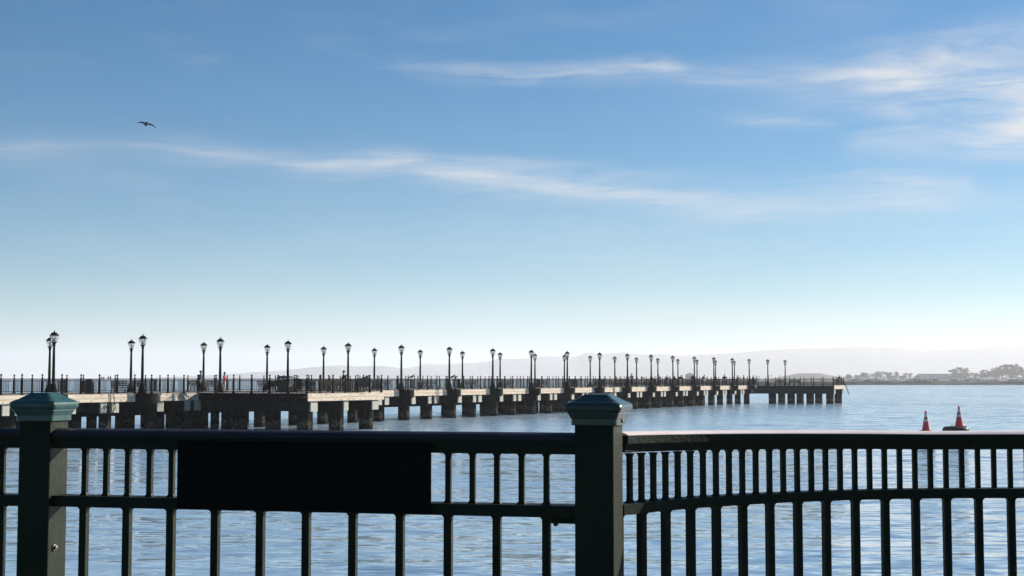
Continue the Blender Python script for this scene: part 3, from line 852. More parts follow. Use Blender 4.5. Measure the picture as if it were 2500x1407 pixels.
# ------------------------------------------------------------------ people
def person(label, loc, face, top, legs, pose='stand', lean=0, arms=((0, 15), (0, 15)), hair='hair', skin='skin', step=.0, h=1.72, hat=False, seat=.47):
    t = thing('person', label, 'person', loc, face)
    k = h / 1.72; V = Vector
    pel = V((0, 0, .93)) if pose == 'stand' else V((0, 0, seat + .10))
    def up(dz, dy=0.0, dx=0.0):
        a = R(lean); return pel + V((dx, dy * math.cos(a) + dz * math.sin(a), dz * math.cos(a) - dy * math.sin(a)))
    pts, rad, edg = [], [], []
    def add(p, r_, par=None, flat=1.0):
        pts.append(p); rad.append((r_, r_ * flat)); i = len(pts) - 1
        if par is not None: edg.append((par, i))
        return i
    ip = add(pel, .145, None, .78); iw = add(up(.17), .132, ip, .74); ic = add(up(.36), .150, iw, .70)
    ish = add(up(.47), .120, ic, .70)
    ine = add(up(.55, .01), .058, ish); ih0 = add(up(.63, .025), .075, ine); ih1 = add(up(.70, .03), .092, ih0); ih2 = add(up(.775, .02), .060, ih1)
    add(up(.685, .125), .014, ih1)                                            # nose
    legpts, armpts = [], []
    for sd in (-1, 1):
        if pose == 'stand':
            st = step * sd
            hip = V((.085 * sd, 0, .86)); kn = V((.095 * sd, .05 + st * .55, .49)); an = V((.10 * sd, -.02 + st, .085 + (.05 if st < 0 else 0))); to = an + V((.02 * sd, .16, -.055))
        else:
            hip = V((.09 * sd, .02, pel.z)); kn = V((.11 * sd, .43, pel.z + .01)); an = V((.11 * sd, .40, .085)); to = an + V((.02 * sd, .15, -.055))
        a = add(hip, .088, ip); b = add((hip + kn) / 2, .078, a); c = add(kn, .058, b); d = add((kn + an) / 2 + V((0, -.015, .03)), .055, c); e = add(an, .040, d); add(an + V((0, .07, -.035)), .042, e); add(to, .033, len(pts) - 1)
        legpts.append((hip, kn, an))
        up_a, fo_a = arms[0 if sd < 0 else 1]
        sh = up(.44, 0, .175 * sd)
        ua, fa = R(up_a), R(fo_a)
        el_ = sh + V((.045 * sd, .28 * math.sin(ua), -.28 * math.cos(ua)))
        wr = el_ + V((-.02 * sd if fo_a > 40 else .0, .25 * math.sin(fa), -.25 * math.cos(fa)))
        fd = (wr - el_).normalized()
        a = add(sh, .062, ish); b = add(el_, .043, a); c = add(wr, .029, b); hd = add(wr + fd * .07, .034, c, .6)
        sv_ = fd.cross(V((1, 0, 0))); sv_ = V((0, 1, 0)) if sv_.length < .1 else sv_.normalized()
        for q in range(4):
            L = (.060, .075, .080, .062)[q]
            f0 = wr + fd * .105 + sv_ * (.020 * (q - 1.5)); add(f0, .0095, hd); i_ = len(pts) - 1
            add(f0 + fd * L * .55 + V((-.012 * sd, 0, 0)), .0085, i_); add(f0 + fd * L * .95 + V((-.03 * sd, 0, 0)), .007, len(pts) - 1)
        f0 = wr + fd * .05 + sv_ * .04; add(f0, .011, hd); add(f0 + fd * .045 + sv_ * .015, .009, len(pts) - 1)
        armpts.append((sh, el_, wr))
    def skin_obj(name, P, Rd, E_, m_, parent):
        me = bpy.data.meshes.new(name); me.from_pydata([tuple(q * k) for q in P], E_, [])
        me.materials.append(m_)
        o = link(bpy.data.objects.new(name, me), parent)
        o.modifiers.new('skin', 'SKIN'); s2 = o.modifiers.new('sub', 'SUBSURF'); s2.levels = s2.render_levels = 1
        sk = me.skin_vertices[0].data
        for i, r_ in enumerate(Rd): sk[i].radius = (r_[0] * k, r_[1] * k)
        sk[0].use_root = True
        return o
    skin_obj('body', pts, rad, edg, M[skin], t)
    P = [pel + V((0, 0, .04)), up(.17), up(.36), up(.475)]; Q = [(.155, .130), (.150, .122), (.170, .130), (.115, .095)]; E2 = [(0, 1), (1, 2), (2, 3)]
    for sh, el_, wr in armpts:
        i = len(P); P += [sh, el_, el_ + (wr - el_) * .6]; Q += [(.078, .078), (.058, .058), (.047, .047)]; E2 += [(3, i), (i, i + 1), (i + 1, i + 2)]
    skin_obj('shirt', P, Q, E2, M[top], t)
    P = [pel + V((0, 0, .08)), pel]; Q = [(.150, .122), (.155, .130)]; E2 = [(0, 1)]
    for hip, kn, an in legpts:
        i = len(P); P += [hip, kn, an + V((0, 0, .03))]; Q += [(.103, .103), (.078, .078), (.062, .062)]; E2 += [(1, i), (i, i + 1), (i + 1, i + 2)]
    skin_obj('trousers', P, Q, E2, M[legs], t)
    m_ = MB(); hc = up(.715, .012) * k; vs = []
    for j in range(6):
        a = R(-18 + j * 21.5)
        for q in range(12):
            b = R(30 * q); r_ = .108 * math.cos(a); fy = r_ * math.sin(b)
            if fy > 0 and j < 2: fy *= .35
            vs.append((hc.x + r_ * .86 * math.cos(b) * k, hc.y + fy * k * 1.05, hc.z + .108 * math.sin(a) * k))
    m_.loft(vs, 12)
    if hat: m_.prism([(hc.x + x * k, hc.y + y * k) for x, y in ((-.075, .06), (.075, .06), (.065, .17), (0, .20), (-.065, .17))], hc.z + .03, hc.z + .045)
    m_.build('cap' if hat else 'hair', M['cloth_black'] if hat else M['hair'], t, smooth=False)
    return t
def stand_at(px, D): return ((px - 1250) / F * D * .9985, D, DZ + .001)
A_ = ang(0)
REST = ((40, 95), (40, 95)); DOWN = ((-5, 15), (5, 20))
person('person in a dark patterned top walking by the left corner of the platform', stand_at(490, 109.5), R(-70), 'cloth_check', 'cloth_black', arms=((25, 60), (-20, 10)), step=.18, h=1.74)
person('person in a red shirt and pale shorts beside the third near lamp', stand_at(549, 112), R(75), 'cloth_red', 'cloth_white', arms=((-15, 5), (15, 30)), step=.14, h=1.64, skin='darkskin')
person('man in black jacket and peaked cap standing by the fifth near lamp', stand_at(840, 119), R(80), 'cloth_black', 'cloth_black', arms=((20, 80), (15, 70)), h=1.80, hat=True)
person('person in navy with folded arms leaning by the rail, right of the twelfth near lamp', stand_at(1543, 184), R(150), 'cloth_navy', 'cloth_black', lean=8, arms=((45, 110), (40, 110)), h=1.80, skin='darkskin')
person('dark clad person bent low beside the thirteenth near lamp', stand_at(1595, 197), R(120), 'cloth_black', 'cloth_black', lean=25, arms=((35, 70), (35, 60)), h=1.60)
person('person in a blue violet shirt standing under a far lamp', stand_at(1608, 214), R(170), 'cloth_blue', 'cloth_black', arms=REST, h=1.74)
person('dark clad person with thick hair sitting low behind the rail', stand_at(1629, 200), R(160), 'cloth_black', 'cloth_grey', pose='sit', seat=.72, lean=12, arms=((40, 80), (40, 80)))
person('person in grey standing right behind the fourteenth near lamp', stand_at(1647, 205), R(190), 'cloth_grey', 'cloth_black', arms=REST, h=1.56)
person('man in black stooping far over the near rail with outstretched arms', stand_at(1656, 203.5), R(-65), 'cloth_black', 'cloth_black', lean=42, arms=((60, 85), (55, 80)), h=1.86)
person('broad dark figure standing against the fifteenth near lamp', stand_at(1691.5, 208.4), R(140), 'cloth_black', 'cloth_black', lean=5, arms=((20, 60), (20, 60)), h=1.80)
person('person in black and navy bowed over the rail, right of the fifteenth near lamp', stand_at(1713, 212), R(-60), 'cloth_black', 'cloth_navy', lean=38, arms=((40, 80), (40, 75)), h=1.84)
angler = person('man in dark clothes facing the water with a raised fishing rod', stand_at(1768.5, 220), R(180), 'cloth_black', 'cloth_navy', arms=((35, 95), (35, 95)), h=1.78)
person('person in a dusty pink shirt holding both hands up, right of the seventeenth near lamp', stand_at(1801, 229), R(-150), 'cloth_pink', 'cloth_black', arms=((40, 130), (45, 140)), h=1.68)
person('dark clad person with elbows out near the end platform', stand_at(1815.5, 232), R(160), 'cloth_black', 'cloth_grey', arms=((60, 110), (60, 110)), h=1.60)
person('dark clad person leaning on the rail right of the eighteenth near lamp', stand_at(1836, 236), R(-120), 'cloth_black', 'cloth_black', lean=15, arms=REST, h=1.70)
person('lone man in black bowed over the rail at the far right end of the pier', stand_at(2043.5, 236.5), R(-70), 'cloth_black', 'cloth_black', lean=40, arms=((50, 85), (50, 85)), h=1.85)
person('seated person in a red jacket behind the rail, left of the twelfth near lamp', stand_at(1504, 184), R(200), 'cloth_red', 'cloth_black', pose='sit', lean=10, arms=((30, 70), (30, 70)), skin='skin')
def rod(label, base, tip):
    b, p = Vector(base), Vector(tip); m_ = MB()
    m_.tube([(0, 0, 0), (p - b) * .5, (p - b)], [.016, .010, .004], 5)
    o = m_.build('fishing_rod', M['lampiron']); o.location = b
    return tag(o, label, 'fishing rod', 'rods of the anglers')
q = stand_at(1767, 219.5); rod('long thin fishing rod held upright by the man facing the water', (q[0], q[1], DZ + 1.05), (q[0] + .35, q[1], DZ + 3.5))
q = stand_at(1588, 196); rod('short fishing rod propped beside the thirteenth near lamp', (q[0], q[1], DZ + .0), (q[0] - .15, q[1], DZ + 2.0))
q = stand_at(1597, 197); rod('fishing rod propped by the dark clad person bent low', (q[0], q[1], DZ + .0), (q[0] + .1, q[1], DZ + 1.95))
q = stand_at(1815, 234); rod('fishing rod propped beside the person with elbows out', (q[0], q[1], DZ + .0), (q[0] + .05, q[1], DZ + 1.9))

# ------------------------------------------------------------------ birds
def perched(name, label, cat, mkey, size, group):
    t = thing(name, label, cat, group=group); s_ = size
    m_ = MB(); vs = []
    ring = [(-.62, .00, .02), (-.45, .02, .06), (-.20, .10, .13), (.05, .16, .16), (.22, .24, .14), (.32, .34, .09), (.38, .42, .085), (.44, .445, .06), (.50, .44, .012)]
    for y, z_, r_ in ring:
        for q in range(8):
            a = R(45 * q); vs.append((r_ * .8 * math.cos(a) * s_, y * s_, (z_ + .14 + r_ * math.sin(a)) * s_))
    m_.loft(vs, 8)
    for x in (-.05, .05): m_.tube([(x * s_, 0, .16 * s_), (x * s_, .02 * s_, 0)], .014 * s_, 4)
    m_.build('bird_body', M[mkey], t, smooth=True)
    for sd in (-1, 1):
        m_ = MB(); vs = []
        for y, z_, hw in ((.20, .30, .02), (.05, .34, .07), (-.25, .24, .06), (-.60, .13, .015)):
            for q in range(6):
                a = R(60 * q); vs.append((sd * (.13 if y > -.3 else .06) * s_ + .025 * s_ * math.cos(a), y * s_, (z_ + hw * math.sin(a)) * s_))
        m_.loft(vs, 6); m_.build('wing', M[mkey], t)
    return t
RT = DZ + .02 + RH
pg = None
for i, (px, s_, rz) in enumerate(((249, .27, 1.9), (256.5, .25, 4.0), (264.5, .31, 1.2), (269.5, .28, 2.2), (273.5, .27, 5.0))):
    n = (px - 131) / (348 - 131) * 1.03; 
    lo, hi = 0.0, 1.2                     # where the near rail meets that place
    for _ in range(30):
        mid = (lo + hi) / 2; g = pt(mid, EDGE)
        if g.x / g.y < (px - 1250) / F: lo = mid
        else: hi = mid
    g = pt(lo, EDGE)
    lab = 'small dark pigeon on the near railing, %s of a row of five' % ('leftmost', 'second', 'big middle one', 'fourth', 'rightmost')[i]
    if pg is None:
        pg = perched('pigeon', lab, 'pigeon', 'pigeon', 1.0, 'pigeons on the railing'); b = pg
    else: b = copy_thing(pg, (0, 0, 0), 0, lab)
    b.location = (g.x, g.y, RT - .02); b.rotation_euler = (R(38), 0, rz); b.scale = (s_ * 1.15, s_ * .85, s_ * 1.15)
for px, lo0, hi0, s_, lab in ((1006, 4.9, 6, .55, 'dark gull perched on the near railing right of the sixth near lamp'), (1105, 5.9, 7, .55, 'dark gull perched right beside the seventh near lamp, left of a pair'), (1114, 5.9, 7, .42, 'smaller dark gull right of the seventh near lamp, right of a pair'), (892, 2.0, 4, .4, 'dark bird perched on the platform railing right of the man in the cap')):
    if px == 892: g = A1 + d0 * 8.1 + i0 * EDGE
    else:
        lo, hi = lo0, hi0
        for _ in range(30):
            mid = (lo + hi) / 2; g = pt(mid, EDGE)
            if g.x / g.y < (px - 1250) / F: lo = mid
            else: hi = mid
        g = pt(lo, EDGE)
    b = copy_thing(pg, (g.x, g.y, RT), R(-80), lab); b['category'] = 'gull'; b.name = 'gull'; b['group'] = 'gulls on the railing'
    b.scale = (s_ * 1.1, s_ * 1.1, s_ * 1.25)
def make_gull(label):
    t = thing('flying_gull', label, 'gull')
    m_ = MB(); vs = []
    for y, r_, z_ in ((-.36, .03, .01), (-.26, .060, .0), (-.12, .090, -.01), (.05, .10, -.02), (.18, .075, -.005), (.26, .058, .01), (.31, .040, .012), (.345, .018, .005), (.39, .006, .0)):
        for q in range(10):
            a = R(36 * q); vs.append((r_ * math.cos(a), y, z_ + r_ * .9 * math.sin(a)))
    m_.loft(vs, 10); m_.build('bird_body', M['feather'], t, smooth=True)
    for sd in (-1, 1):
        m_ = MB(); vs = []
        for x, y, z_, ch, th in ((.04, .06, .02, .24, .060), (.18, .10, .065, .24, .045), (.34, .10, .060, .20, .034), (.48, .04, .01, .16, .024), (.60, -.05, -.06, .10, .014), (.69, -.13, -.13, .03, .004)):
            for cx, cz in ((.5, 0), (.25, .9), (0, .8), (-.5, 0), (0, -.7), (.3, -.8)):
                vs.append((sd * x, y + cx * ch, z_ + cz * th))
        m_.loft(vs, 6); wg = m_.build('wing', M['feather'], t)
        m_ = MB(); m_.tube([(sd * x, y + .5 * ch, z_ + .004) for x, y, z_, ch in ((.06, .06, .03, .20), (.18, .10, .077, .19), (.34, .10, .087, .165), (.48, .04, .032, .13), (.60, -.05, -.058, .085))], .011, 5)
        m_.build('wing_edge', M['featherw'], wg)
    return t
g0 = make_gull('dark gull with arched wings flying high in the upper left sky')
p = at(357, 303, 92); g0.location = p; g0.rotation_euler = (R(-14), R(10), R(24)); g0.scale = (.98, .85, 1.45)
for px, py, D, lab in ((1692, 779, 820, 'tiny bird in the sky above the fifteenth near lamp'), (2049, 804, 900, 'tiny bird in the sky above the right end of the pier'), (2387, 861, 900, 'tiny bird low in the sky over the far shore trees'), (809, 766, 1100, 'tiny bird low in the sky above the fifth far lamp')):
    b = copy_thing(g0, at(px, py, D), 1.0, lab); b.rotation_euler = (.1, .2, 1.0)

# ------------------------------------------------------------------ cones on floats
def cone_float(label, labf, px, ytop, ybase, ywat, wpx):
    D = CAMZ * F / (ywat - 925.0)
    k = D / F; X = (px - 1250) * k * .9985
    rad = wpx * k / 2; hh = (ywat - ybase) * k
    m_ = MB()
    m_.lathe([(rad * .2, -.25), (rad * .93, -.25), (rad, -.1), (rad, hh * .30), (rad * .96, hh * .38), (rad * .95, hh * .46), (rad, hh * .54), (rad * 1.0, hh * .84), (rad * .95, hh * .96), (rad * .80, hh), (rad * .2, hh)], n=28)
    for q in range(14):
        a = R(q * 25.7); m_.box((rad * 1.0 * math.cos(a), rad * 1.0 * math.sin(a), hh * .62), (.05, .10, hh * .5), a, .01)
    o = m_.build('rubber_float', M['rubber'], loc=(X, D, 0), smooth=False)
    tag(o, labf, 'float', 'rubber floats of the cones')
    H = (ybase - ytop) * k; t = thing('traffic_cone', label, 'cone', (X, D, hh + .001), 0, 'cones on the floats')
    rb, rt = H * .20, H * .036
    def r_(u): return rb + (rt - rb) * u
    m_ = MB(); m_.box((0, 0, .02), (rb * 2.5, rb * 2.5, .04), bev=.008)
    m_.lathe([(r_(0), .04), (r_(.48), H * .48), (r_(.97), H * .97), (r_(1) * .6, H)], n=16); m_.build('cone_body', M['cone'], t)
    for u0, u1 in ((.47, .58), (.70, .86)):
        m_ = MB(); m_.lathe([(r_(u0) + .002, H * u0), (r_(u0) + .006, H * u0 + .004), (r_(u1) + .006, H * u1 - .004), (r_(u1) + .002, H * u1)], n=16); m_.build('reflective_band', M['reflective'], t)
    return o
cone_float('orange traffic cone with two pale bands on the left float, partly behind the handrail', 'black rubber float carrying the left traffic cone, mostly behind the handrail', 2258, 1003, 1052, 1083, 44)
f2 = cone_float('orange traffic cone with two pale bands standing clear on the right float', 'wide black rubber float carrying the right traffic cone', 2339, 991, 1041, 1079, 60)
f2.location.x -= 9 * f2.location.y / F
q = f2.location
m_ = MB(); hh = (1079 - 1041) * q.y / F
m_.tube([(0, 0, 0), (.12, 0, .03), (.2, 0, .12), (.27, 0, .16)], [.02, .018, .018, .012], 5)
o = m_.build('mooring_rope', M['rope'], loc=(q.x - .45, q.y - .1, hh + .01)); tag(o, 'short dark rope end sticking up on the right float', 'rope')

# ------------------------------------------------------------------ far shore
def rough(v, a): return v + random.uniform(-a, a)
mb = MB()
shore = [(60, 985), (130, 960), (230, 945), (420, 950), (900, 985), (2400, 1100)]
path = []
for (x0, y0), (x1, y1) in zip(shore, shore[1:]):
    n_ = max(4, int((x1 - x0) / 9))
    for i in range(n_): path.append((x0 + (x1 - x0) * i / n_, y0 + (y1 - y0) * i / n_))
vs = []
for x, y in path:
    for off, z_ in ((0, -.6), (2.0, .5), (3.6, 1.2), (5.5, 1.9), (9, 2.1)):
        vs.append((rough(x, 1.5), y + rough(off, .8), z_ + random.uniform(-.22, .22)))
fs = [(i * 5 + j, (i + 1) * 5 + j, (i + 1) * 5 + j + 1, i * 5 + j + 1) for i in range(len(path) - 1) for j in range(4)]
mb.add(vs, fs); tag(mb.build('shore_bank', M['rock']), kind='structure')
mb = MB(); mb.prism([(x, y + 5) for x, y in shore] + [(5200, 2700), (5200, 4200), (300, 4200), (150, 2600)], -1, 1.35)
tag(mb.build('land', M['land']), kind='structure')
LZ = 1.35
TD = 2750.0
def tree(name, label, px, top, wpx, seed, mk='leaf', D=TD, base=None, dense=1.0, group='trees on the far shore', trunk=.35, lobes=None):
    """trunk, limbs and a crown of leaf clumps; px, top, wpx from the photo's measures at distance D"""
    rnd = random.Random(seed); k = D / F
    H = (925 - top) * k + CAMZ - LZ; Wd = wpx * k
    t = thing(name, label, 'tree', ((px - 1250) * k * .9985, D, LZ), 0, group)
    m_ = MB(); r0 = max(.35, H * .028)
    m_.tube([(0, 0, 0), (rnd.uniform(-.3, .3), 0, H * .25), (rnd.uniform(-.6, .6), 0, H * .5), (0, 0, H * .8)], [r0, r0 * .8, r0 * .55, r0 * .15], 6)
    if lobes is None:
        lobes = []
        for i in range(int(7 + 2 * dense)):
            a = rnd.uniform(0, 6.28); q = rnd.uniform(.15, .75)
            zc = trunk + (1 - trunk) * rnd.uniform(.28, .80)
            lobes.append((q * math.cos(a) * .5, q * math.sin(a) * .5, zc, rnd.uniform(.17, .27), rnd.uniform(.13, .20)))
        for i in range(5):
            a = rnd.uniform(0, 6.28); lobes.append((.42 * math.cos(a), .42 * math.sin(a), rnd.uniform(.45, .92), rnd.uniform(.06, .10), rnd.uniform(.05, .08)))
        lobes.append((rnd.uniform(-.1, .1), 0, .84, .22, .15))
    for lx, ly, lz, lr, lh in lobes:
        m_.tube([(0, 0, H * max(.15, lz * .45)), (lx * Wd * .5, ly * Wd * .5, H * lz * .8), (lx * Wd * .95, ly * Wd * .95, H * lz)], [r0 * .5, r0 * .3, r0 * .1], 5)
    m_.build('trunk', M['bark'], t)
    m_ = MB(); s0 = max(.55, H * .034)
    for lx, ly, lz, lr, lh in lobes:
        for q in range(int(110 * dense)):
            u = Vector((rnd.gauss(0, 1), rnd.gauss(0, 1), rnd.gauss(0, 1))).normalized() * (rnd.random() ** .35)
            c = Vector(((lx + u.x * lr) * Wd, (ly + u.y * lr) * Wd, min((lz + u.z * lh) * H, H * .985)))
            if u.z < -.3 and rnd.random() < .6: continue
            a = Vector((rnd.uniform(-1, 1), rnd.uniform(-1, 1), rnd.uniform(-.6, .6))).normalized(); b = a.orthogonal().normalized()
            s1 = s0 * rnd.uniform(.6, 1.5)
            m_.add([c - a * s1, c + b * s1 * .6, c + a * s1, c - b * s1 * .6], [(0, 1, 2, 3)])
    m_.build('crown', M[mk], t)
    return t
def umb(seed, n=7):                  # wide ragged dome, foliage almost to the ground
    rnd = random.Random(seed); out = []; sk = rnd.uniform(-.10, .10)
    for i in range(n):
        x = -.42 + .84 * i / (n - 1)
        out.append((x, rnd.uniform(-.15, .15), .88 - 1.5 * (x - sk) ** 2 - rnd.uniform(0, .11), rnd.uniform(.08, .14), rnd.uniform(.06, .11)))
        out.append((x * .85 + rnd.uniform(-.05, .05), rnd.uniform(-.2, .2), .68 - 1.1 * x * x - rnd.uniform(0, .10), rnd.uniform(.09, .15), rnd.uniform(.07, .11)))
        out.append((x * .62 + .05, rnd.uniform(-.2, .2), .42 - .5 * x * x, .12, .13))
    for _ in range(5):
        x = rnd.uniform(-.5, .5); out.append((x, 0, .80 - 1.3 * x * x + rnd.uniform(.0, .12), .05, .035))
    out.append((.08, 0, .24, .18, .15))
    return out
TR = [
 ('bushy_tree', 'low dark bush left of the beige house on the far shore', 2072, 914, 14, 'leaf', 1, None),
 ('bushy_tree', 'slim dark tree right beside the beige house', 2105, 911, 15, 'leaf', 1, None),
 ('bushy_tree', 'pale grey loose tree right of the slim dark tree', 2114, 909, 26, 'leaf2', 1, None),
 ('bushy_tree', 'tall domed tree in the left group on the far shore', 2141, 906, 34, 'leaf2', 1.3, None),
 ('bushy_tree', 'round topped tree touching the tall domed tree', 2166, 907, 30, 'leaf2', 1.2, None),
 ('thin_tree', 'thin tree with two tufts and sky showing through', 2188, 907, 15, 'leaf2', .55, None),
 ('thin_tree', 'sparse tree with gaps in its crown, left of a pair', 2211, 910, 22, 'leaf2', .6, None),
 ('thin_tree', 'sparse tree with gaps in its crown, right of a pair', 2222, 911, 12, 'leaf2', .5, None),
 ('bushy_tree', 'dark pointed tree at the left end of the apartment block', 2239, 916, 14, 'leaf', 1, None),
 ('bushy_tree', 'low round tree before the loose pale trees', 2178, 917, 24, 'leaf2', 1, None),
 ('bushy_tree', 'low dark bush left of the sparse pair', 2203, 917, 18, 'leaf', 1, None),
 ('spreading_tree', 'big umbrella shaped tree behind the gabled house', 2346, 894, 58, 'leaf', 1.3, umb(3)),
 ('bushy_tree', 'low dense tree right of the white gable', 2380, 911, 28, 'leaf2', 1, None),
 ('spreading_tree', 'flat topped tree in the middle of the right group', 2402, 901, 34, 'leaf2', 1.1, umb(5)),
 ('spreading_tree', 'lower flat tree leaning against the tallest tree', 2428, 897, 32, 'leaf', 1.0, umb(6)),
 ('spreading_tree', 'tallest widest tree at the far right of the shore', 2468, 885, 66, 'leaf', 2.0, umb(8, 9)),
 ('bushy_tree', 'dense dark tree under the left side of the tallest tree', 2447, 899, 44, 'leaf', 1.5, None),
 ('bushy_tree', 'dark shrub at the right picture edge on the shore', 2500, 915, 22, 'leaf', 1, None),
 ('spreading_tree', 'lone umbrella tree seen over the pier left of the fifteenth near lamp', 1683, 909, 20, 'leaf', 1, umb(9)),
 ('bushy_tree', 'low bush seen over the pier railing between two far lamps', 1569, 920, 9, 'leaf2', .6, None),
]
for i, (nm, lab, px, top, wpx, mk, dn, lb) in enumerate(TR):
    tree(nm, lab, px, top, wpx, 40 + i, mk, TD + random.uniform(-60, 60), dense=dn, lobes=lb, trunk=.2)
# undergrowth hides the foot of the trees: a hedge strip that reads as one mass
mb = MB(); rnd = random.Random(11)
for i in range(5200):
    px = rnd.uniform(2062, 2530); D = TD + rnd.uniform(-15, 120); k = D / F
    hmax = 9.5 + 2.5 * math.sin(px * .11) + 2 * math.sin(px * .047 + 1)
    if 2243 < px < 2332: hmax = 4
    c = Vector(((px - 1250) * k, D, LZ + rnd.random() ** 1.3 * hmax * .8))
    a = Vector((rnd.uniform(-1, 1), rnd.uniform(-1, 1), rnd.uniform(-.6, .6))).normalized(); b = a.orthogonal().normalized(); s1 = rnd.uniform(.8, 1.7)
    mb.add([c - a * s1, c + b * s1 * .6, c + a * s1, c - b * s1 * .6], [(0, 1, 2, 3)])
for i in range(3600):
    px = rnd.uniform(2040, 2540); D = rnd.uniform(1230, 1420); k = D / F
    hmax = 1.7 + .9 * math.sin(px * .13 + 1) + .7 * math.sin(px * .051)
    c = Vector(((px - 1250) * k, D, LZ + rnd.random() ** 1.2 * max(.5, hmax)))
    a = Vector((rnd.uniform(-1, 1), rnd.uniform(-1, 1), rnd.uniform(-.6, .6))).normalized(); b = a.orthogonal().normalized(); s1 = rnd.uniform(.4, .9)
    mb.add([c - a * s1, c + b * s1 * .6, c + a * s1, c - b * s1 * .6], [(0, 1, 2, 3)])
tag(mb.build('shrubbery', M['leaf2']), 'dense low grey green shrubbery along the far shore', 'shrubs', kind='stuff')
def palm(label, px, top, D=TD - 90, mk='leaf'):
    k = D / F; H = (925 - top) * k + CAMZ - LZ
    t = thing('palm_tree', label, 'palm', ((px - 1250) * k * .9985, D, LZ), random.uniform(0, 6), 'palms on the far shore')
    m_ = MB(); m_.tube([(0, 0, 0), (.2, 0, H * .5), (0, 0, H * .86)], [.5, .38, .34], 6); m_.build('trunk', M['bark'], t)
    m_ = MB(); rnd = random.Random(int(px))
    for q in range(26):
        a = rnd.uniform(0, 6.28); L = H * rnd.uniform(.16, .24); e0 = rnd.uniform(-.5, 1.0)
        d = Vector((math.cos(a), math.sin(a), 0)); s_ = Vector((-math.sin(a), math.cos(a), 0)) * .35; c = Vector((0, 0, H * .84))
        m_.add([c - s_, c + s_, c + d * L * .6 + Vector((0, 0, L * .5 * e0)) + s_ * 1.4, c + d * L * .6 + Vector((0, 0, L * .5 * e0)) - s_ * 1.4, c + d * L + Vector((0, 0, L * (.5 * e0 - .35)))], [(0, 1, 2, 3), (3, 2, 4)])
    m_.build('fronds', M[mk], t)
for px, top, lab in ((2137, 920, 'small dark palm below the tall domed tree'), (2273, 916, 'dark palm before the middle of the apartment block'), (2308, 916, 'dark palm at the right end of the apartment block'), (2379, 917, 'dark palm right of the white gable'), (2413, 913, 'dark palm below the flat topped trees'), (2485, 912, 'dark palm below the right side of the tallest tree'),
                     (1815, 915, 'faint slim palm behind the end of the pier, leftmost'), (1847.5, 917, 'faint slim palm right of the eighteenth near lamp'), (1854, 917, 'faint slim palm left of the end platform lamps'), (1877, 916, 'faint slim palm just right of the left end platform lamp'), (1883, 915, 'faint slim palm between the two end platform lamps'), (1904, 915, 'faint slim palm left of the rightmost lamp')):
    palm(lab, px, top)
def house(name, label, px0, px1, top, D, wallm, roof=None, storeys=3, cols=8, depth=14):
    k = D / F; x0, x1 = (px0 - 1250) * k, (px1 - 1250) * k; H = (925 - top) * k + CAMZ - LZ; L = x1 - x0
    t = thing(name, label, 'building', ((x0 + x1) / 2, D, LZ), 0)
    hw = H if roof is None else H * .50
    m_ = MB(); m_.box((0, depth / 2, hw / 2), (L, depth, hw)); m_.build('wall', M[wallm], t)
    if roof is None:
        m_ = MB(); m_.box((0, depth / 2, H + .25), (L + .8, depth + .8, .5)); m_.build('roof', M['roof'], t)
    elif roof == 'gable':
        m_ = MB(); L2 = L / 2
        vs = [(x, y, z_) for x in (-L2, L2 * .98) for y, z_ in ((-.6, hw), (depth / 2, H), (depth + .6, hw))]
        m_.loft(vs, 3); m_.build('roof', M['roof'], t)
    wm = None
    for s_ in range(storeys):
        for c in range(cols):
            if wm is None:
                m_ = MB(); m_.box((0, 0, 0), (L / cols * .42, .2, hw / storeys * .34)); wm = o = m_.build('window', M['pane'], t)
            else: o = wm.copy(); link(o, t)
            o.location = (-L / 2 + L * (c + .5) / cols, -.08, hw * (s_ + .55) / storeys)
    return t, H, L, hw
house('apartment_block', 'long pale flat roofed block of three storeys on the far shore', 2243, 2333, 913.5, 2790, 'stucco', None, 3, 9)
t, H, L, hw = house('gabled_house', 'house with a dark pitched roof and a white pointed gable end', 2319, 2359, 918, 2690, 'stucco', 'gable', 1, 4, 12)
k = 2688 / F
m_ = MB(); gx = L / 2
vs = [(x, y, z_) for x, y, z_ in ((gx - 1.5, -1.2, 0), (gx + 5.5, -1.2, 0), (gx + 4.6, -1.2, H * .5), (gx + 2.2, -1.2, H * 1.06), (gx - .4, -1.2, H * .5))]
m_.loft(vs + [(x, y + 5, z_) for x, y, z_ in vs], 5); m_.build('gable', M['white'], t)
house('beige_house', 'small beige house among the left trees of the far shore', 2087, 2100, 917, 2770, 'stuccob', None, 2, 2, 10)
for x0, x1, lab in ((2274, 2297, 'long low white wall before the apartment block'), (2471, 2500, 'long low white wall at the right end of the shore'), (2133, 2138, 'small white wall beside the small dark palm')):
    k = 2600 / F; m_ = MB(); m_.box(((x0 + x1) / 2 * k - 1250 * k, 2600, LZ + .6), ((x1 - x0) * k, .5, 1.7), bev=.05)
    tag(m_.build('low_wall', M['white']), lab, 'wall')
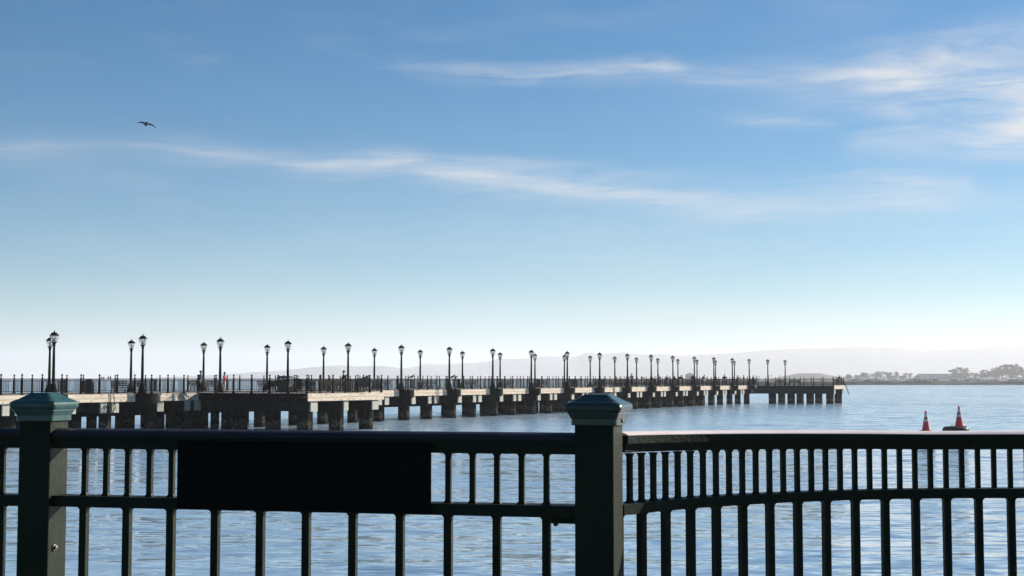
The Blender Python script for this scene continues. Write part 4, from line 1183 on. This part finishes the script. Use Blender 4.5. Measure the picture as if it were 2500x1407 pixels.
# flat topped hill behind the end of the pier
def ridge(name, prof, D, depth, mkey, rows=10, jit=0.0):
    mb = MB(); k = D / F; vs = []; pr = []
    for (p0, y0), (p1, y1) in zip(prof, prof[1:]):
        n_ = max(1, int((p1 - p0) / 8))
        for i in range(n_): pr.append((p0 + (p1 - p0) * i / n_, y0 + (y1 - y0) * i / n_))
    pr.append(prof[-1])
    for px, py in pr:
        top = max(.5, (925 - py) * k + CAMZ) * (1 + random.uniform(-jit, jit))
        for r_ in range(rows):
            u = r_ / (rows - 1); hz = math.sin(min(u * 1.35, 1.0) * math.pi / 2) if u < .74 else math.cos((u - .74) / .26 * math.pi / 2)
            y = D + (u - .74) * depth
            vs.append(((px - 1250) * k * (y / D) * .9985, y, -2 + (top * (y / D) ** 0 + 2) * hz * (1 + random.uniform(-jit, jit) * (1 if .1 < u < .7 else 0))))
    n_ = len(pr); fs = [(i * rows + j, (i + 1) * rows + j, (i + 1) * rows + j + 1, i * rows + j + 1) for i in range(n_ - 1) for j in range(rows - 1)]
    mb.add(vs, fs); return tag(mb.build(name, M[mkey], smooth=True), kind='structure')
ridge('hill', [(1880, 926), (1900, 921), (1922, 917), (1948, 911.8), (2005, 911.8), (2020, 916), (2045, 919.5), (2070, 921), (2085, 926)], 3200, 300, 'land', 8)
ridge('hill', [(-900, 925), (300, 925), (500, 917), (620, 909), (700, 904), (760, 897), (830, 892), (870, 895), (940, 894), (975, 899), (1040, 905), (1150, 915), (1300, 926)], 8800, 1300, 'hill', 10, .01)
ridge('hill', [(700, 926), (850, 915), (940, 906), (1000, 898), (1040, 890), (1100, 890), (1160, 886), (1200, 882), (1218, 876), (1270, 877), (1310, 873), (1340, 870), (1390, 874), (1415, 868), (1430, 861), (1445, 862), (1460, 866), (1500, 863), (1520, 861), (1560, 866), (1600, 865), (1660, 869), (1700, 867), (1760, 864), (1800, 862), (1860, 857), (1900, 854), (1960, 852), (2040, 850.5), (2052, 847), (2060, 850), (2120, 846.5), (2150, 851), (2200, 850.5), (2255, 858), (2300, 856), (2350, 852), (2400, 849), (2450, 844), (2500, 845), (2600, 850), (2800, 848), (3200, 870), (4200, 926)], 11000, 3200, 'hill', 12, .012)

# ------------------------------------------------------------------ haze
HAZE_DENSITY = 1.15e-4
mb = MB(); mb.box((1000, 8200, 147), (36000, 19000, 306))
hz = mb.build('haze', [], None)
hm = bpy.data.materials.new('haze_air'); hm.use_nodes = True
t_ = NT(hm.node_tree); o_ = t_.n('ShaderNodeOutputMaterial')
v_ = t_.n('ShaderNodeVolumePrincipled')
v_.inputs['Color'].default_value = (.89, .90, .915, 1)
v_.inputs['Density'].default_value = HAZE_DENSITY
v_.inputs['Anisotropy'].default_value = 0.24
t_.l(v_.outputs[0], o_.inputs['Volume'])
hz.data.materials.append(hm)
tag(hz, kind='stuff')
